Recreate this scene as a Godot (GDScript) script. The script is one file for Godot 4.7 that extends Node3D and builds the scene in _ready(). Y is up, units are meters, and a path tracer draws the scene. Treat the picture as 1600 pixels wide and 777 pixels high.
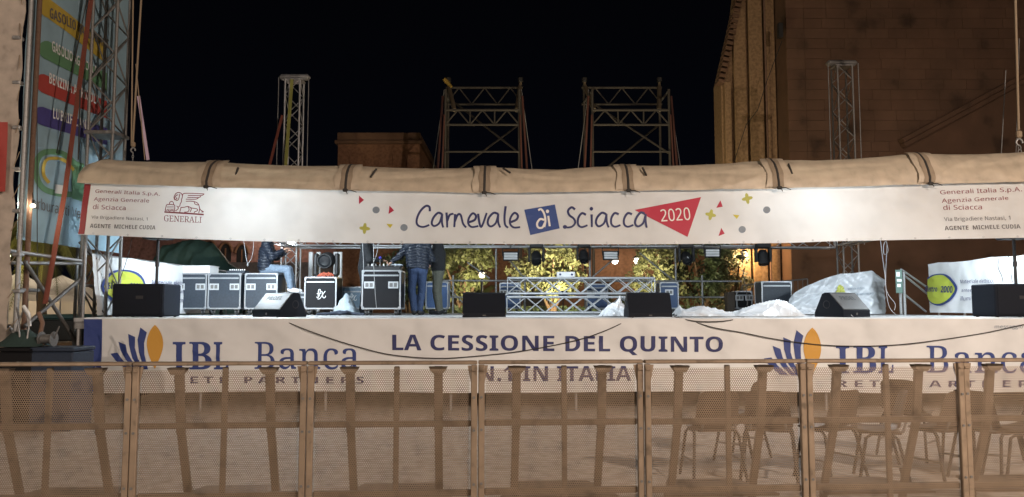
extends Node3D
# A stage set up at night in a town square: metres, y up, the camera looks along -z.

const F := 1200.0          # focal length in photo pixels
const CX := 800.0
const CY := 388.5
const CAM_H := 1.53
const S := 1.37            # height of the stage deck
const FRONT := 11.5        # distance of the stage front
var pitch := atan(91.5 / 1200.0)
var used := {}
var rng := RandomNumberGenerator.new()
var nz := FastNoiseLite.new()
var M := {}
var unit_bar: ArrayMesh


class MB:
	var v := PackedVector3Array()
	var n := PackedVector3Array()

	func tri(a, b, c):
		var m: Vector3 = (c - a).cross(b - a).normalized()
		v.append(a); v.append(b); v.append(c)
		n.append(m); n.append(m); n.append(m)

	func trin(a, b, c, na, nb, nc):
		if (c - a).cross(b - a).dot(na + nb + nc) < 0.0:
			v.append(a); v.append(c); v.append(b)
			n.append(na); n.append(nc); n.append(nb)
		else:
			v.append(a); v.append(b); v.append(c)
			n.append(na); n.append(nb); n.append(nc)

	func tri_out(a, b, c, o):
		var m: Vector3 = (c - a).cross(b - a)
		if m.dot((a + b + c) / 3.0 - o) < 0.0:
			tri(a, c, b)
		else:
			tri(a, b, c)

	func quad_out(a, b, c, d, o):
		tri_out(a, b, c, o); tri_out(a, c, d, o)

	func box(x: Transform3D, s: Vector3, bev := 0.0):
		var h := s / 2.0
		var o := x.origin
		if bev <= 0.0:
			for ax in 3:
				for sg in [-1.0, 1.0]:
					var p := Vector3.ZERO; p[ax] = sg * h[ax]
					var q := Vector3.ZERO; q[(ax + 1) % 3] = h[(ax + 1) % 3]
					var r := Vector3.ZERO; r[(ax + 2) % 3] = h[(ax + 2) % 3]
					quad_out(x * (p - q - r), x * (p + q - r), x * (p + q + r), x * (p - q + r), o)
			return
		var i := h - Vector3.ONE * bev
		for ax in 3:
			var b1 := (ax + 1) % 3
			var b2 := (ax + 2) % 3
			for sg in [-1.0, 1.0]:
				var p := Vector3.ZERO; p[ax] = sg * h[ax]
				var q := Vector3.ZERO; q[b1] = i[b1]
				var r := Vector3.ZERO; r[b2] = i[b2]
				quad_out(x * (p - q - r), x * (p + q - r), x * (p + q + r), x * (p - q + r), o)
			for s1 in [-1.0, 1.0]:
				for s2 in [-1.0, 1.0]:
					var e := Vector3.ZERO; e[ax] = i[ax]
					var p1 := Vector3.ZERO; p1[b1] = s1 * h[b1]; p1[b2] = s2 * i[b2]
					var p2 := Vector3.ZERO; p2[b1] = s1 * i[b1]; p2[b2] = s2 * h[b2]
					quad_out(x * (p1 - e), x * (p1 + e), x * (p2 + e), x * (p2 - e), o)
		for a in [-1.0, 1.0]:
			for b in [-1.0, 1.0]:
				for c in [-1.0, 1.0]:
					tri_out(x * Vector3(a * h.x, b * i.y, c * i.z), x * Vector3(a * i.x, b * h.y, c * i.z), x * Vector3(a * i.x, b * i.y, c * h.z), o)

	func bx(c: Vector3, s: Vector3, bev := 0.0):
		box(Transform3D(Basis(), c), s, bev)

	func tube(a: Vector3, b: Vector3, ra: float, rb: float, k := 8, caps := true):
		sweep([a, b], [ra, rb], k, caps)

	func sweep(pts: Array, rr: Array, k := 8, caps := true):
		var rings := []
		var up := Vector3.UP
		var last := Vector3.ZERO
		for i in pts.size():
			var t: Vector3 = (pts[mini(i + 1, pts.size() - 1)] - pts[maxi(i - 1, 0)]).normalized()
			if i == 0:
				up = Vector3.UP if absf(t.y) < 0.9 else Vector3.RIGHT
				last = t.cross(up).normalized()
			var s := (last - t * last.dot(t)).normalized()
			last = s
			var w := t.cross(s)
			var ring := []
			for j in k:
				var an := TAU * j / k
				ring.append(s * cos(an) + w * sin(an))
			rings.append(ring)
		for i in pts.size() - 1:
			for j in k:
				var j2 := (j + 1) % k
				var n0: Vector3 = rings[i][j]; var n1: Vector3 = rings[i][j2]
				var n2: Vector3 = rings[i + 1][j2]; var n3: Vector3 = rings[i + 1][j]
				var p0: Vector3 = pts[i] + n0 * rr[i]; var p1: Vector3 = pts[i] + n1 * rr[i]
				var p2: Vector3 = pts[i + 1] + n2 * rr[i + 1]; var p3: Vector3 = pts[i + 1] + n3 * rr[i + 1]
				trin(p0, p1, p2, n0, n1, n2); trin(p0, p2, p3, n0, n2, n3)
		if caps:
			for e in [0, pts.size() - 1]:
				var o: Vector3 = pts[1] if e == 0 else pts[e - 1]
				for j in k:
					tri_out(pts[e], pts[e] + rings[e][j] * rr[e], pts[e] + rings[e][(j + 1) % k] * rr[e], o)

	func lathe(x: Transform3D, prof: Array, k := 12):     # prof: Vector2(radius, height)
		for i in prof.size() - 1:
			var p: Vector2 = prof[i]
			var q: Vector2 = prof[i + 1]
			var d := (q - p).normalized()
			for j in k:
				var a := TAU * j / k
				var b := TAU * (j + 1) / k
				var na := x.basis * Vector3(cos(a) * d.y, -d.x, sin(a) * d.y)
				var nb := x.basis * Vector3(cos(b) * d.y, -d.x, sin(b) * d.y)
				var pa := x * Vector3(cos(a) * p.x, p.y, sin(a) * p.x)
				var pb := x * Vector3(cos(b) * p.x, p.y, sin(b) * p.x)
				var qa := x * Vector3(cos(a) * q.x, q.y, sin(a) * q.x)
				var qb := x * Vector3(cos(b) * q.x, q.y, sin(b) * q.x)
				if p.x > 0.0: trin(pa, pb, qb, na, nb, nb)
				if q.x > 0.0: trin(pa, qb, qa, na, nb, na)

	func prism(poly: PackedVector2Array, z0: float, z1: float, x := Transform3D()):
		var idx := Geometry2D.triangulate_polygon(poly)
		for i in range(0, idx.size(), 3):
			for z in [z0, z1]:
				var a := x * Vector3(poly[idx[i]].x, poly[idx[i]].y, z)
				var b := x * Vector3(poly[idx[i + 1]].x, poly[idx[i + 1]].y, z)
				var c := x * Vector3(poly[idx[i + 2]].x, poly[idx[i + 2]].y, z)
				tri_out(a, b, c, (a + b + c) / 3.0 - x.basis.z * (z - (z0 + z1) / 2.0))
		var ccw := not Geometry2D.is_polygon_clockwise(poly)
		for i in poly.size():
			var p := poly[i]
			var q := poly[(i + 1) % poly.size()]
			var d := q - p
			var out := Vector3(d.y, -d.x, 0) if ccw else Vector3(-d.y, d.x, 0)
			var o := x * (Vector3((p.x + q.x) / 2, (p.y + q.y) / 2, (z0 + z1) / 2) - out)
			quad_out(x * Vector3(p.x, p.y, z0), x * Vector3(q.x, q.y, z0), x * Vector3(q.x, q.y, z1), x * Vector3(p.x, p.y, z1), o)

	func grid(f: Callable, nu: int, nv: int):
		var p := []
		for j in nv + 1:
			for i in nu + 1:
				p.append(f.call(float(i) / nu, float(j) / nv))
		var w := nu + 1
		var nn := []
		for j in nv + 1:
			for i in w:
				var du: Vector3 = p[j * w + mini(i + 1, nu)] - p[j * w + maxi(i - 1, 0)]
				var dv: Vector3 = p[mini(j + 1, nv) * w + i] - p[maxi(j - 1, 0) * w + i]
				nn.append(dv.cross(du).normalized())
		for j in nv:
			for i in nu:
				var a := j * w + i
				trin(p[a], p[a + 1], p[a + w + 1], nn[a], nn[a + 1], nn[a + w + 1])
				trin(p[a], p[a + w + 1], p[a + w], nn[a], nn[a + w + 1], nn[a + w])

	func mesh() -> ArrayMesh:
		var arr := []
		arr.resize(Mesh.ARRAY_MAX)
		arr[Mesh.ARRAY_VERTEX] = v
		arr[Mesh.ARRAY_NORMAL] = n
		var m := ArrayMesh.new()
		m.add_surface_from_arrays(Mesh.PRIMITIVE_TRIANGLES, arr)
		return m


# ---------- nodes ----------
func numbered(called: String) -> String:
	used[called] = used.get(called, -1) + 1
	return called if used[called] == 0 else "%s_%03d" % [called, used[called]]

func tag(o: Node3D, label: String, category: String, group := "", kind := ""):
	o.set_meta("label", label)
	o.set_meta("category", category)
	if group: o.set_meta("group", group)
	if kind: o.set_meta("kind", kind)
	return o

func thing(called: String, label: String, category: String, where := Vector3.ZERO, turn := 0.0, group := "") -> Node3D:
	var o := Node3D.new()
	o.name = numbered(called)
	add_child(o)
	o.position = where
	o.rotation.y = turn
	tag(o, label, category, group)
	return o

func part(parent: Node3D, called: String, mb, mat: Material, x := Transform3D()) -> MeshInstance3D:
	var o := MeshInstance3D.new()
	o.name = called
	o.mesh = mb.mesh() if mb is MB else mb
	o.material_override = mat
	o.transform = x
	parent.add_child(o, true)
	return o

func solo(called: String, mb, mat: Material, label: String, category: String, group := "", kind := "") -> MeshInstance3D:
	var o := part(self, numbered(called), mb, mat)
	tag(o, label, category, group, kind)
	return o

func struct(called: String, mb, mat: Material) -> MeshInstance3D:
	var o := part(self, numbered(called), mb, mat)
	o.set_meta("kind", "structure")
	return o

func copy(o: Node3D, where: Vector3, turn := 0.0, label := "") -> Node3D:
	var c: Node3D = o.duplicate()
	c.name = numbered(String(o.name).trim_suffix("_000"))
	add_child(c)
	c.position = where
	c.rotation.y = turn
	if label: c.set_meta("label", label)
	return c

func bar(parent: Node3D, called: String, a: Vector3, b: Vector3, r: float, mat: Material, r2 := 0.0) -> MeshInstance3D:
	var d := b - a
	var y := d.normalized()
	var s := y.cross(Vector3.FORWARD if absf(y.z) < 0.9 else Vector3.RIGHT).normalized()
	var w := s.cross(y)
	var rz := r2 if r2 > 0.0 else r
	return part(parent, called, unit_bar, mat, Transform3D(Basis(s * r, d, w * rz), a))

# ---------- photo pixels to places ----------
func at(px: float, py: float, d: float) -> Vector3:
	var yy := (CY - py) / F
	var t := d / (cos(pitch) - yy * sin(pitch))
	return Vector3((px - CX) / F * t, CAM_H + (yy * cos(pitch) + sin(pitch)) * t, -d)

func gx(px: float, d: float, y: float) -> float:
	return (px - CX) / F * (d * cos(pitch) + (y - CAM_H) * sin(pitch))

func deck(px: float, d: float, up := 0.0) -> Vector3:
	return Vector3(gx(px, d, S + up), S + up, -d)

func ground(px: float, d: float) -> Vector3:
	return Vector3(gx(px, d, 0.0), 0.0, -d)

func on_x(px: float, py: float, x: float) -> Vector3:
	var d := at(px, py, 1.0) - Vector3(0, CAM_H, 0)
	return Vector3(0, CAM_H, 0) + d * (x / d.x)

# sharp creases: ridges along a few random lines across the unit square
func creases(u: float, v: float, sd: int, count := 7, width := 0.035) -> float:
	var s := 0.0
	for k in count:
		var h := absi(hash(sd * 131 + k * 17))
		var a := PI * (h % 997) / 997.0
		var u0 := ((h / 997) % 991) / 991.0
		var v0 := ((h / 988027) % 983) / 983.0
		var e := (u - u0) * cos(a) + (v - v0) * sin(a)
		var along := -(u - u0) * sin(a) + (v - v0) * cos(a)
		s += exp(-absf(e) / width) * exp(-along * along * 5.0) * (0.5 + 0.5 * ((h % 7) / 6.0))
	return s

func lut(t: Array, x: float) -> float:
	for i in t.size() - 1:
		if x <= t[i + 1][0] or i == t.size() - 2:
			var u: float = (x - t[i][0]) / (t[i + 1][0] - t[i][0])
			return lerpf(t[i][1], t[i + 1][1], u)
	return t[0][1]

# ---------- flat print laid on a surface: pixel outlines carried onto it by a map ----------
func tri_on(mb: MB, a: Vector2, b: Vector2, c: Vector2, on: Callable, most: float):
	var ab := a.distance_to(b)
	var bc := b.distance_to(c)
	var ca := c.distance_to(a)
	var m := maxf(ab, maxf(bc, ca))
	if m > most:
		if ab == m:
			var q := (a + b) / 2.0
			tri_on(mb, a, q, c, on, most); tri_on(mb, q, b, c, on, most)
		elif bc == m:
			var q := (b + c) / 2.0
			tri_on(mb, a, b, q, on, most); tri_on(mb, a, q, c, on, most)
		else:
			var q := (c + a) / 2.0
			tri_on(mb, a, b, q, on, most); tri_on(mb, q, b, c, on, most)
		return
	var p: Vector3 = on.call(a)
	var q: Vector3 = on.call(b)
	var r: Vector3 = on.call(c)
	var out := Vector3(0, CAM_H, 0)
	if (r - p).cross(q - p).dot(out - p) < 0.0:
		mb.tri(p, r, q)
	else:
		mb.tri(p, q, r)

func fill(mb: MB, poly: PackedVector2Array, on: Callable, most := 16.0):
	var idx := Geometry2D.triangulate_polygon(poly)
	for i in range(0, idx.size(), 3):
		tri_on(mb, poly[idx[i]], poly[idx[i + 1]], poly[idx[i + 2]], on, most)

func smooth(pts: Array, n := 6) -> PackedVector2Array:
	var c := PackedVector2Array()
	for i in pts.size() - 1:
		var p0: Vector2 = pts[maxi(i - 1, 0)]
		var p1: Vector2 = pts[i]
		var p2: Vector2 = pts[i + 1]
		var p3: Vector2 = pts[mini(i + 2, pts.size() - 1)]
		for k in n:
			c.append(p1.cubic_interpolate(p2, p0, p3, float(k) / n))
	c.append(pts[-1])
	return c

func stroke(mb: MB, pts: Array, w0: float, on: Callable, n := 6, w1 := -1.0):
	var c := smooth(pts, n) if n > 1 else PackedVector2Array(pts)
	var ls := []
	for i in c.size():
		var t := (c[mini(i + 1, c.size() - 1)] - c[maxi(i - 1, 0)]).normalized()
		var w := w0 if w1 < 0.0 else lerpf(w0, w1, float(i) / (c.size() - 1))
		ls.append([c[i] + t.orthogonal() * w / 2.0, c[i] - t.orthogonal() * w / 2.0])
	for i in c.size() - 1:
		tri_on(mb, ls[i][0], ls[i][1], ls[i + 1][1], on, 30.0)
		tri_on(mb, ls[i][0], ls[i + 1][1], ls[i + 1][0], on, 30.0)

func disc(mb: MB, c: Vector2, rx: float, ry: float, on: Callable):
	var p := PackedVector2Array()
	for i in 16:
		p.append(c + Vector2(cos(TAU * i / 16) * rx, sin(TAU * i / 16) * ry))
	fill(mb, p, on)

func zoomed(pts: Array, o: Vector2, k: float) -> Array:
	var r := []
	for p in pts:
		r.append(Vector2(p[0], p[1]) / k + o)
	return r

var fonts := {}
func font(serif: bool, bold: bool) -> SystemFont:
	var key := [serif, bold]
	if not fonts.has(key):
		var f := SystemFont.new()
		f.font_names = PackedStringArray(["Droid Serif" if serif else "Droid Sans"])
		f.font_weight = 700 if bold else 400
		fonts[key] = f
	return fonts[key]

# q: the four corners (top-left, top-right, bottom-right, bottom-left) that the lettering fills
func letters(parent: Node3D, words: String, serif: bool, bold: bool, q: Array, on: Callable, mat: Material, most := 14.0, each := false):
	var tm := TextMesh.new()
	tm.text = words
	tm.font = font(serif, bold)
	tm.font_size = 64
	tm.depth = 0.05
	tm.curve_step = 2.0
	var ar := tm.get_mesh_arrays()
	var vs: PackedVector3Array = ar[Mesh.ARRAY_VERTEX]
	var ns: PackedVector3Array = ar[Mesh.ARRAY_NORMAL]
	var ix: PackedInt32Array = ar[Mesh.ARRAY_INDEX]
	var lo := Vector2(INF, INF)
	var hi := -lo
	for p in vs:
		lo = lo.min(Vector2(p.x, p.y)); hi = hi.max(Vector2(p.x, p.y))
	var ends := []
	var whole := tm.font.get_string_size(words, HORIZONTAL_ALIGNMENT_LEFT, -1, 64).x
	for i in words.length():
		ends.append((tm.font.get_string_size(words.left(i + 1), HORIZONTAL_ALIGNMENT_LEFT, -1, 64).x / whole - 0.5) * whole * tm.pixel_size)
	var glyphs := {}
	for i in range(0, ix.size(), 3):
		if ns[ix[i]].z < 0.5: continue
		var c := []
		var g := 0
		if each:
			var mx := (vs[ix[i]].x + vs[ix[i + 1]].x + vs[ix[i + 2]].x) / 3.0
			while g < ends.size() - 1 and mx > ends[g]: g += 1
		if not glyphs.has(g): glyphs[g] = MB.new()
		var mb: MB = glyphs[g]
		for k in 3:
			var u := (Vector2(vs[ix[i + k]].x, vs[ix[i + k]].y) - lo) / (hi - lo)
			c.append(q[3].lerp(q[2], u.x).lerp(q[0].lerp(q[1], u.x), u.y))
		tri_on(mb, c[0], c[1], c[2], on, most)
	for g in glyphs:
		part(parent, "letter" if each else "lettering", glyphs[g], mat)

func rect(x0: float, y0: float, x1: float, y1: float) -> Array:
	return [Vector2(x0, y0), Vector2(x1, y0), Vector2(x1, y1), Vector2(x0, y1)]

# ---------- materials: base colours are linear real-world values ----------
func mat(r: float, g: float, b: float, rough := 0.7, metal := 0.0) -> StandardMaterial3D:
	var m := StandardMaterial3D.new()
	m.albedo_color = Color(r, g, b).linear_to_srgb()
	m.roughness = rough
	m.metallic = metal
	return m

func noise_tex(sd: int, freq: float, ramp: Array, size := 256, normal := false, oct := 4) -> NoiseTexture2D:
	var n := FastNoiseLite.new()
	n.seed = sd
	n.frequency = freq
	n.fractal_octaves = oct
	var t := NoiseTexture2D.new()
	t.width = size
	t.height = size
	t.seamless = true
	t.noise = n
	if normal:
		t.as_normal_map = true
		t.bump_strength = 4.0
	elif ramp:
		var g := Gradient.new()
		var cs := PackedColorArray()
		var os := PackedFloat32Array()
		for i in ramp.size():
			os.append(float(i) / (ramp.size() - 1))
			cs.append(ramp[i])
		g.offsets = os
		g.colors = cs
		t.color_ramp = g
	return t

func grey(a: float) -> Color:
	return Color(a, a, a)

# tone: noise that varies the colour; relief in centimetres
func worn(m: StandardMaterial3D, tex: Texture2D, scale: float, relief := 0.0, height: Texture2D = null) -> StandardMaterial3D:
	m.albedo_texture = tex
	m.uv1_triplanar = true
	m.uv1_world_triplanar = true
	m.uv1_scale = Vector3.ONE * scale
	if relief > 0.0:
		m.heightmap_enabled = true
		m.heightmap_texture = height
		m.heightmap_scale = relief
	return m

func glow(r: float, g: float, b: float, e: float) -> StandardMaterial3D:
	var m := mat(0.8, 0.8, 0.8, 0.4)
	m.emission_enabled = true
	m.emission = Color(r, g, b).linear_to_srgb()
	m.emission_energy_multiplier = e
	return m

# ---------- surfaces that meet in a smooth skin: tapered capsules joined by a smooth minimum, drawn as surface nets ----------
func skin(mb: MB, caps: Array, cell: float, k: float):
	var lo := Vector3(INF, INF, INF)
	var hi := -lo
	for c in caps:
		var r := Vector3.ONE * (maxf(c[2], c[3]) + k + cell * 2.0)
		lo = lo.min(c[0] - r).min(c[1] - r)
		hi = hi.max(c[0] + r).max(c[1] + r)
	var nx := int((hi.x - lo.x) / cell) + 2
	var ny := int((hi.y - lo.y) / cell) + 2
	var nzz := int((hi.z - lo.z) / cell) + 2
	var d := PackedFloat32Array()
	d.resize(nx * ny * nzz)
	d.fill(1.0)
	for c in caps:
		var a: Vector3 = c[0]
		var ba: Vector3 = c[1] - a
		var bb := maxf(ba.length_squared(), 1e-9)
		var ra: float = c[2]
		var rb: float = c[3]
		var mr := Vector3.ONE * (maxf(ra, rb) + k + cell * 1.5)
		var l: Vector3 = (a.min(c[1]) - mr - lo) / cell
		var h: Vector3 = (a.max(c[1]) + mr - lo) / cell
		for z in range(maxi(int(l.z), 0), mini(int(h.z) + 1, nzz)):
			for y in range(maxi(int(l.y), 0), mini(int(h.y) + 1, ny)):
				for x in range(maxi(int(l.x), 0), mini(int(h.x) + 1, nx)):
					var p := lo + Vector3(x, y, z) * cell - a
					var t := clampf(p.dot(ba) / bb, 0.0, 1.0)
					var e := (p - ba * t).length() - lerpf(ra, rb, t)
					var i := (z * ny + y) * nx + x
					var o := d[i]
					var q := maxf(k - absf(o - e), 0.0) / k
					d[i] = minf(o, e) - q * q * k * 0.25
	var vert := {}
	var st := [1, nx, nx * ny]
	for z in nzz - 1:
		for y in ny - 1:
			for x in nx - 1:
				var i := (z * ny + y) * nx + x
				var sg := d[i] < 0.0
				var all_same := true
				for o in [1, nx, nx + 1, nx * ny, nx * ny + 1, nx * ny + nx, nx * ny + nx + 1]:
					if (d[i + o] < 0.0) != sg:
						all_same = false
						break
				if all_same: continue
				var sum := Vector3.ZERO
				var cnt := 0
				for e in 12:
					var ax := e / 4
					var b1 := (ax + 1) % 3
					var b2 := (ax + 2) % 3
					var p := Vector3.ZERO
					p[b1] = e % 2
					p[b2] = (e / 2) % 2
					var ia: int = i + int(p.x) + int(p.y) * nx + int(p.z) * nx * ny
					var da := d[ia]
					var db := d[ia + st[ax]]
					if (da < 0.0) != (db < 0.0):
						p[ax] = da / (da - db)
						sum += p
						cnt += 1
				vert[i] = lo + (Vector3(x, y, z) + sum / cnt) * cell
	var grad := {}
	for i in vert:
		var x: int = i % nx
		var y: int = (i / nx) % ny
		var z: int = i / (nx * ny)
		var g := Vector3.ZERO
		for o in 8:
			var b := [o & 1, (o >> 1) & 1, o >> 2]
			var val := d[i + b[0] + b[1] * nx + b[2] * nx * ny]
			g += Vector3(b[0] * 2 - 1, b[1] * 2 - 1, b[2] * 2 - 1) * val
		grad[i] = g.normalized()
	for i in vert:
		for ax in 3:
			if (d[i] < 0.0) == (d[i + st[ax]] < 0.0): continue
			var s1: int = st[(ax + 1) % 3]
			var s2: int = st[(ax + 2) % 3]
			if not (vert.has(i - s1) and vert.has(i - s2) and vert.has(i - s1 - s2)): continue
			mb.trin(vert[i], vert[i - s1], vert[i - s1 - s2], grad[i], grad[i - s1], grad[i - s1 - s2])
			mb.trin(vert[i], vert[i - s1 - s2], vert[i - s2], grad[i], grad[i - s1 - s2], grad[i - s2])

func _ready():
	rng.seed = 7
	nz.seed = 11
	nz.frequency = 1.0
	nz.fractal_octaves = 3
	camera_and_sky()
	make_materials()
	var ub := MB.new()
	ub.tube(Vector3.ZERO, Vector3.UP, 1.0, 1.0, 8)
	unit_bar = ub.mesh()
	street_lighting()
	stage_lighting()
	setting()
	church()
	town_buildings()
	palace_lamp()
	garden()
	stage()
	roof()
	valance()
	front_banner()
	fuel_tower()
	float_frames()
	side_banners()
	backline()
	speakers()
	people()
	barriers()
	chairs()
	market_corner()
	cables()


func camera_and_sky():
	var cam := Camera3D.new()
	cam.name = "camera"
	cam.position = Vector3(0, CAM_H, 0)
	cam.rotation.x = pitch
	cam.fov = rad_to_deg(2.0 * atan(388.5 / F))
	cam.near = 0.05
	cam.far = 400.0
	add_child(cam)
	cam.current = true
	var e := Environment.new()
	e.tonemap_mode = Environment.TONE_MAPPER_LINEAR
	e.tonemap_exposure = 1.08
	e.background_mode = Environment.BG_SKY
	var sm := ProceduralSkyMaterial.new()
	sm.sky_top_color = Color(0.0007, 0.0007, 0.0008).linear_to_srgb()
	sm.sky_horizon_color = Color(0.0012, 0.0017, 0.004).linear_to_srgb()
	sm.sky_curve = 0.2
	sm.ground_bottom_color = Color(0.0008, 0.0007, 0.0006).linear_to_srgb()
	sm.ground_horizon_color = Color(0.0012, 0.0015, 0.003).linear_to_srgb()
	var sk := Sky.new()
	sk.sky_material = sm
	e.sky = sk
	e.background_energy_multiplier = 1.0
	e.sdfgi_enabled = true
	e.ssao_enabled = true
	e.ssil_enabled = true
	var we := WorldEnvironment.new()
	we.environment = e
	add_child(we)
	var sun := DirectionalLight3D.new()       # faint night-sky light
	sun.name = "moon"
	sun.light_energy = 0.002
	sun.light_color = Color(0.75, 0.85, 1.0)
	sun.light_angular_distance = 10.0
	sun.shadow_enabled = true
	sun.rotation_degrees = Vector3(-60, 30, 0)
	add_child(sun)


func make_materials():
	var soft := noise_tex(3, 0.012, [grey(0.90), grey(0.97), grey(1.0)])
	var fine := noise_tex(4, 0.05, [grey(0.80), grey(0.95), grey(1.0)])
	var blot := noise_tex(5, 0.02, [grey(0.78), grey(0.9), grey(0.95), grey(1.0)], 512, false, 6)
	var stone := noise_tex(6, 0.03, [Color(0.74, 0.71, 0.68), Color(0.9, 0.88, 0.86), Color(1, 0.98, 0.96)], 512, false, 6)
	var hgt := noise_tex(8, 0.04, [])
	var folds := noise_tex(9, 0.01, [], 512, false, 3)
	M.soft = soft; M.fine = fine; M.blot = blot; M.hgt = hgt
	var scuff := noise_tex(23, 0.014, [grey(0.62), grey(0.9), grey(0.93), grey(1.0)], 512, false, 8)
	M.alu = worn(mat(0.62, 0.63, 0.65, 0.42, 0.55), fine, 3.0)
	M.galv = worn(mat(0.36, 0.36, 0.36, 0.5, 0.5), fine, 2.0)
	M.barrier = worn(mat(0.36, 0.275, 0.20, 0.4, 0.5), scuff, 0.9)
	M.case_edge = worn(mat(0.42, 0.43, 0.45, 0.4, 0.6), fine, 3.0)
	M.brace = worn(mat(0.20, 0.15, 0.108, 0.6, 0.3), blot, 2.0)
	M.barrier_sheet = worn(mat(0.33, 0.245, 0.172, 0.48, 0.4), scuff, 0.7)
	M.steel = worn(mat(0.19, 0.185, 0.18, 0.55, 0.4), fine, 2.0)
	M.rust = worn(mat(0.22, 0.13, 0.09, 0.8, 0.1), blot, 2.0)
	M.redpipe = worn(mat(0.09, 0.03, 0.022, 0.7), blot, 2.0)
	M.vinyl = worn(mat(0.78, 0.77, 0.75, 0.55), soft, 0.3)
	M.vinyl.backlight_enabled = true
	M.vinyl.backlight = Color(0.58, 0.58, 0.58).linear_to_srgb()
	M.sheeting = worn(mat(0.78, 0.79, 0.8, 0.5), soft, 0.3)
	M.tarp = worn(mat(0.60, 0.505, 0.39, 0.5), blot, 0.35, 0.35, folds)
	M.tarp.backlight_enabled = true
	M.tarp.backlight = Color(0.10, 0.09, 0.07).linear_to_srgb()
	M.tarp_dark = worn(mat(0.34, 0.265, 0.19, 0.7), blot, 0.6)
	M.rooftarp = worn(mat(0.42, 0.42, 0.42, 0.65), blot, 0.5, 2.0, folds)
	M.wraptarp = worn(mat(0.55, 0.47, 0.4, 0.7), blot, 0.4, 0.6, folds)
	M.strap = mat(0.035, 0.032, 0.03, 0.8)
	M.navy = mat(0.03, 0.035, 0.13, 0.6)
	M.blue = mat(0.035, 0.075, 0.26, 0.6)
	M.logo_blue = mat(0.03, 0.055, 0.22, 0.6)
	M.ochre = mat(0.62, 0.32, 0.05, 0.6)
	M.crimson = mat(0.45, 0.02, 0.055, 0.6)
	M.wine = mat(0.21, 0.022, 0.03, 0.6)
	M.darkwine = mat(0.22, 0.03, 0.04, 0.6)
	M.grey_ink = mat(0.14, 0.13, 0.13, 0.6)
	M.slate = mat(0.22, 0.27, 0.33, 0.6)
	M.lime = mat(0.46, 0.47, 0.10, 0.6)
	M.yellow = mat(0.62, 0.55, 0.07, 0.6)
	M.white = mat(0.78, 0.78, 0.78, 0.6)
	M.black = mat(0.02, 0.02, 0.022, 0.6)
	M.grille = worn(mat(0.14, 0.145, 0.15, 0.4, 0.3), fine, 14.0)
	M.speaker = worn(mat(0.008, 0.011, 0.019, 0.6), fine, 6.0)
	M.speaker.metallic_specular = 0.3
	M.laminate = worn(mat(0.028, 0.038, 0.054, 0.5), blot, 1.7)
	M.laminate_black = worn(mat(0.010, 0.010, 0.012, 0.6), fine, 3.0)
	M.laminate_black.metallic_specular = 0.3
	M.laminate_blue = worn(mat(0.03, 0.07, 0.17, 0.45), fine, 2.0)
	M.laminate_pale = worn(mat(0.16, 0.24, 0.32, 0.45), fine, 2.0)
	M.rubber = mat(0.02, 0.02, 0.02, 0.75)
	M.asphalt = worn(mat(0.50, 0.475, 0.445, 0.7), stone, 0.35, 0.3, hgt)
	M.plank = worn(mat(0.46, 0.47, 0.48, 0.45), blot, 0.9)
	M.curtain = worn(mat(0.012, 0.012, 0.012, 0.9), fine, 1.0)
	var wall_tex := noise_tex(16, 0.006, [Color(0.55, 0.53, 0.5), Color(0.85, 0.84, 0.82), Color(0.92, 0.9, 0.88), Color(1, 0.98, 0.96)], 512, false, 7)
	M.sandstone = worn(mat(0.165, 0.093, 0.058, 0.9), wall_tex, 0.16)
	M.sandstone_b = worn(mat(0.157, 0.088, 0.055, 0.9), wall_tex, 0.16)
	M.sandstone_c = worn(mat(0.173, 0.099, 0.062, 0.9), wall_tex, 0.16)
	M.mortar = worn(mat(0.15, 0.085, 0.054, 0.95), wall_tex, 0.16)
	M.plaster = worn(mat(0.34, 0.225, 0.125, 0.9), stone, 0.45, 1.0, hgt)
	M.terracotta = worn(mat(0.26, 0.135, 0.078, 0.9), stone, 0.4, 0.6, hgt)
	M.pink = worn(mat(0.40, 0.22, 0.19, 0.9), stone, 0.3, 0.6, hgt)
	M.dark = mat(0.015, 0.014, 0.014, 0.6)
	M.glass = mat(0.02, 0.022, 0.025, 0.15)
	M.bark = worn(mat(0.15, 0.10, 0.06, 0.95), stone, 2.0, 1.5, hgt)
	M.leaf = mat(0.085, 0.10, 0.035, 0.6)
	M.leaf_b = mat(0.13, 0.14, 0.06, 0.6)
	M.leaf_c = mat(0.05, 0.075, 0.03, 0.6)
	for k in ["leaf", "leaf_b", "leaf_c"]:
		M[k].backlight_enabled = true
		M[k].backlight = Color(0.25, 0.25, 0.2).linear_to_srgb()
	M.tower_dull = worn(mat(0.30, 0.29, 0.28, 0.55, 0.5), blot, 3.0)
	M.tubing = worn(mat(0.06, 0.052, 0.045, 0.7, 0.2), blot, 2.0)
	M.frond = mat(0.16, 0.16, 0.04, 0.55)
	M.frond.backlight_enabled = true
	M.frond.backlight = Color(0.3, 0.3, 0.2).linear_to_srgb()
	M.greentarp = worn(mat(0.06, 0.125, 0.115, 0.5), blot, 0.6, 0.6, folds)
	M.skin = mat(0.50, 0.30, 0.22, 0.5)
	M.hair = mat(0.02, 0.015, 0.012, 0.6)
	M.denim_dark = worn(mat(0.018, 0.027, 0.046, 0.85), fine, 2.0, 1.2, hgt)
	M.denim_pale = worn(mat(0.19, 0.25, 0.33, 0.85), blot, 2.0, 1.2, hgt)
	M.denim_blue = worn(mat(0.03, 0.055, 0.125, 0.85), blot, 2.0, 1.2, hgt)
	M.puffer = worn(mat(0.010, 0.015, 0.028, 0.45), fine, 2.0, 0.8, hgt)
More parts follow.
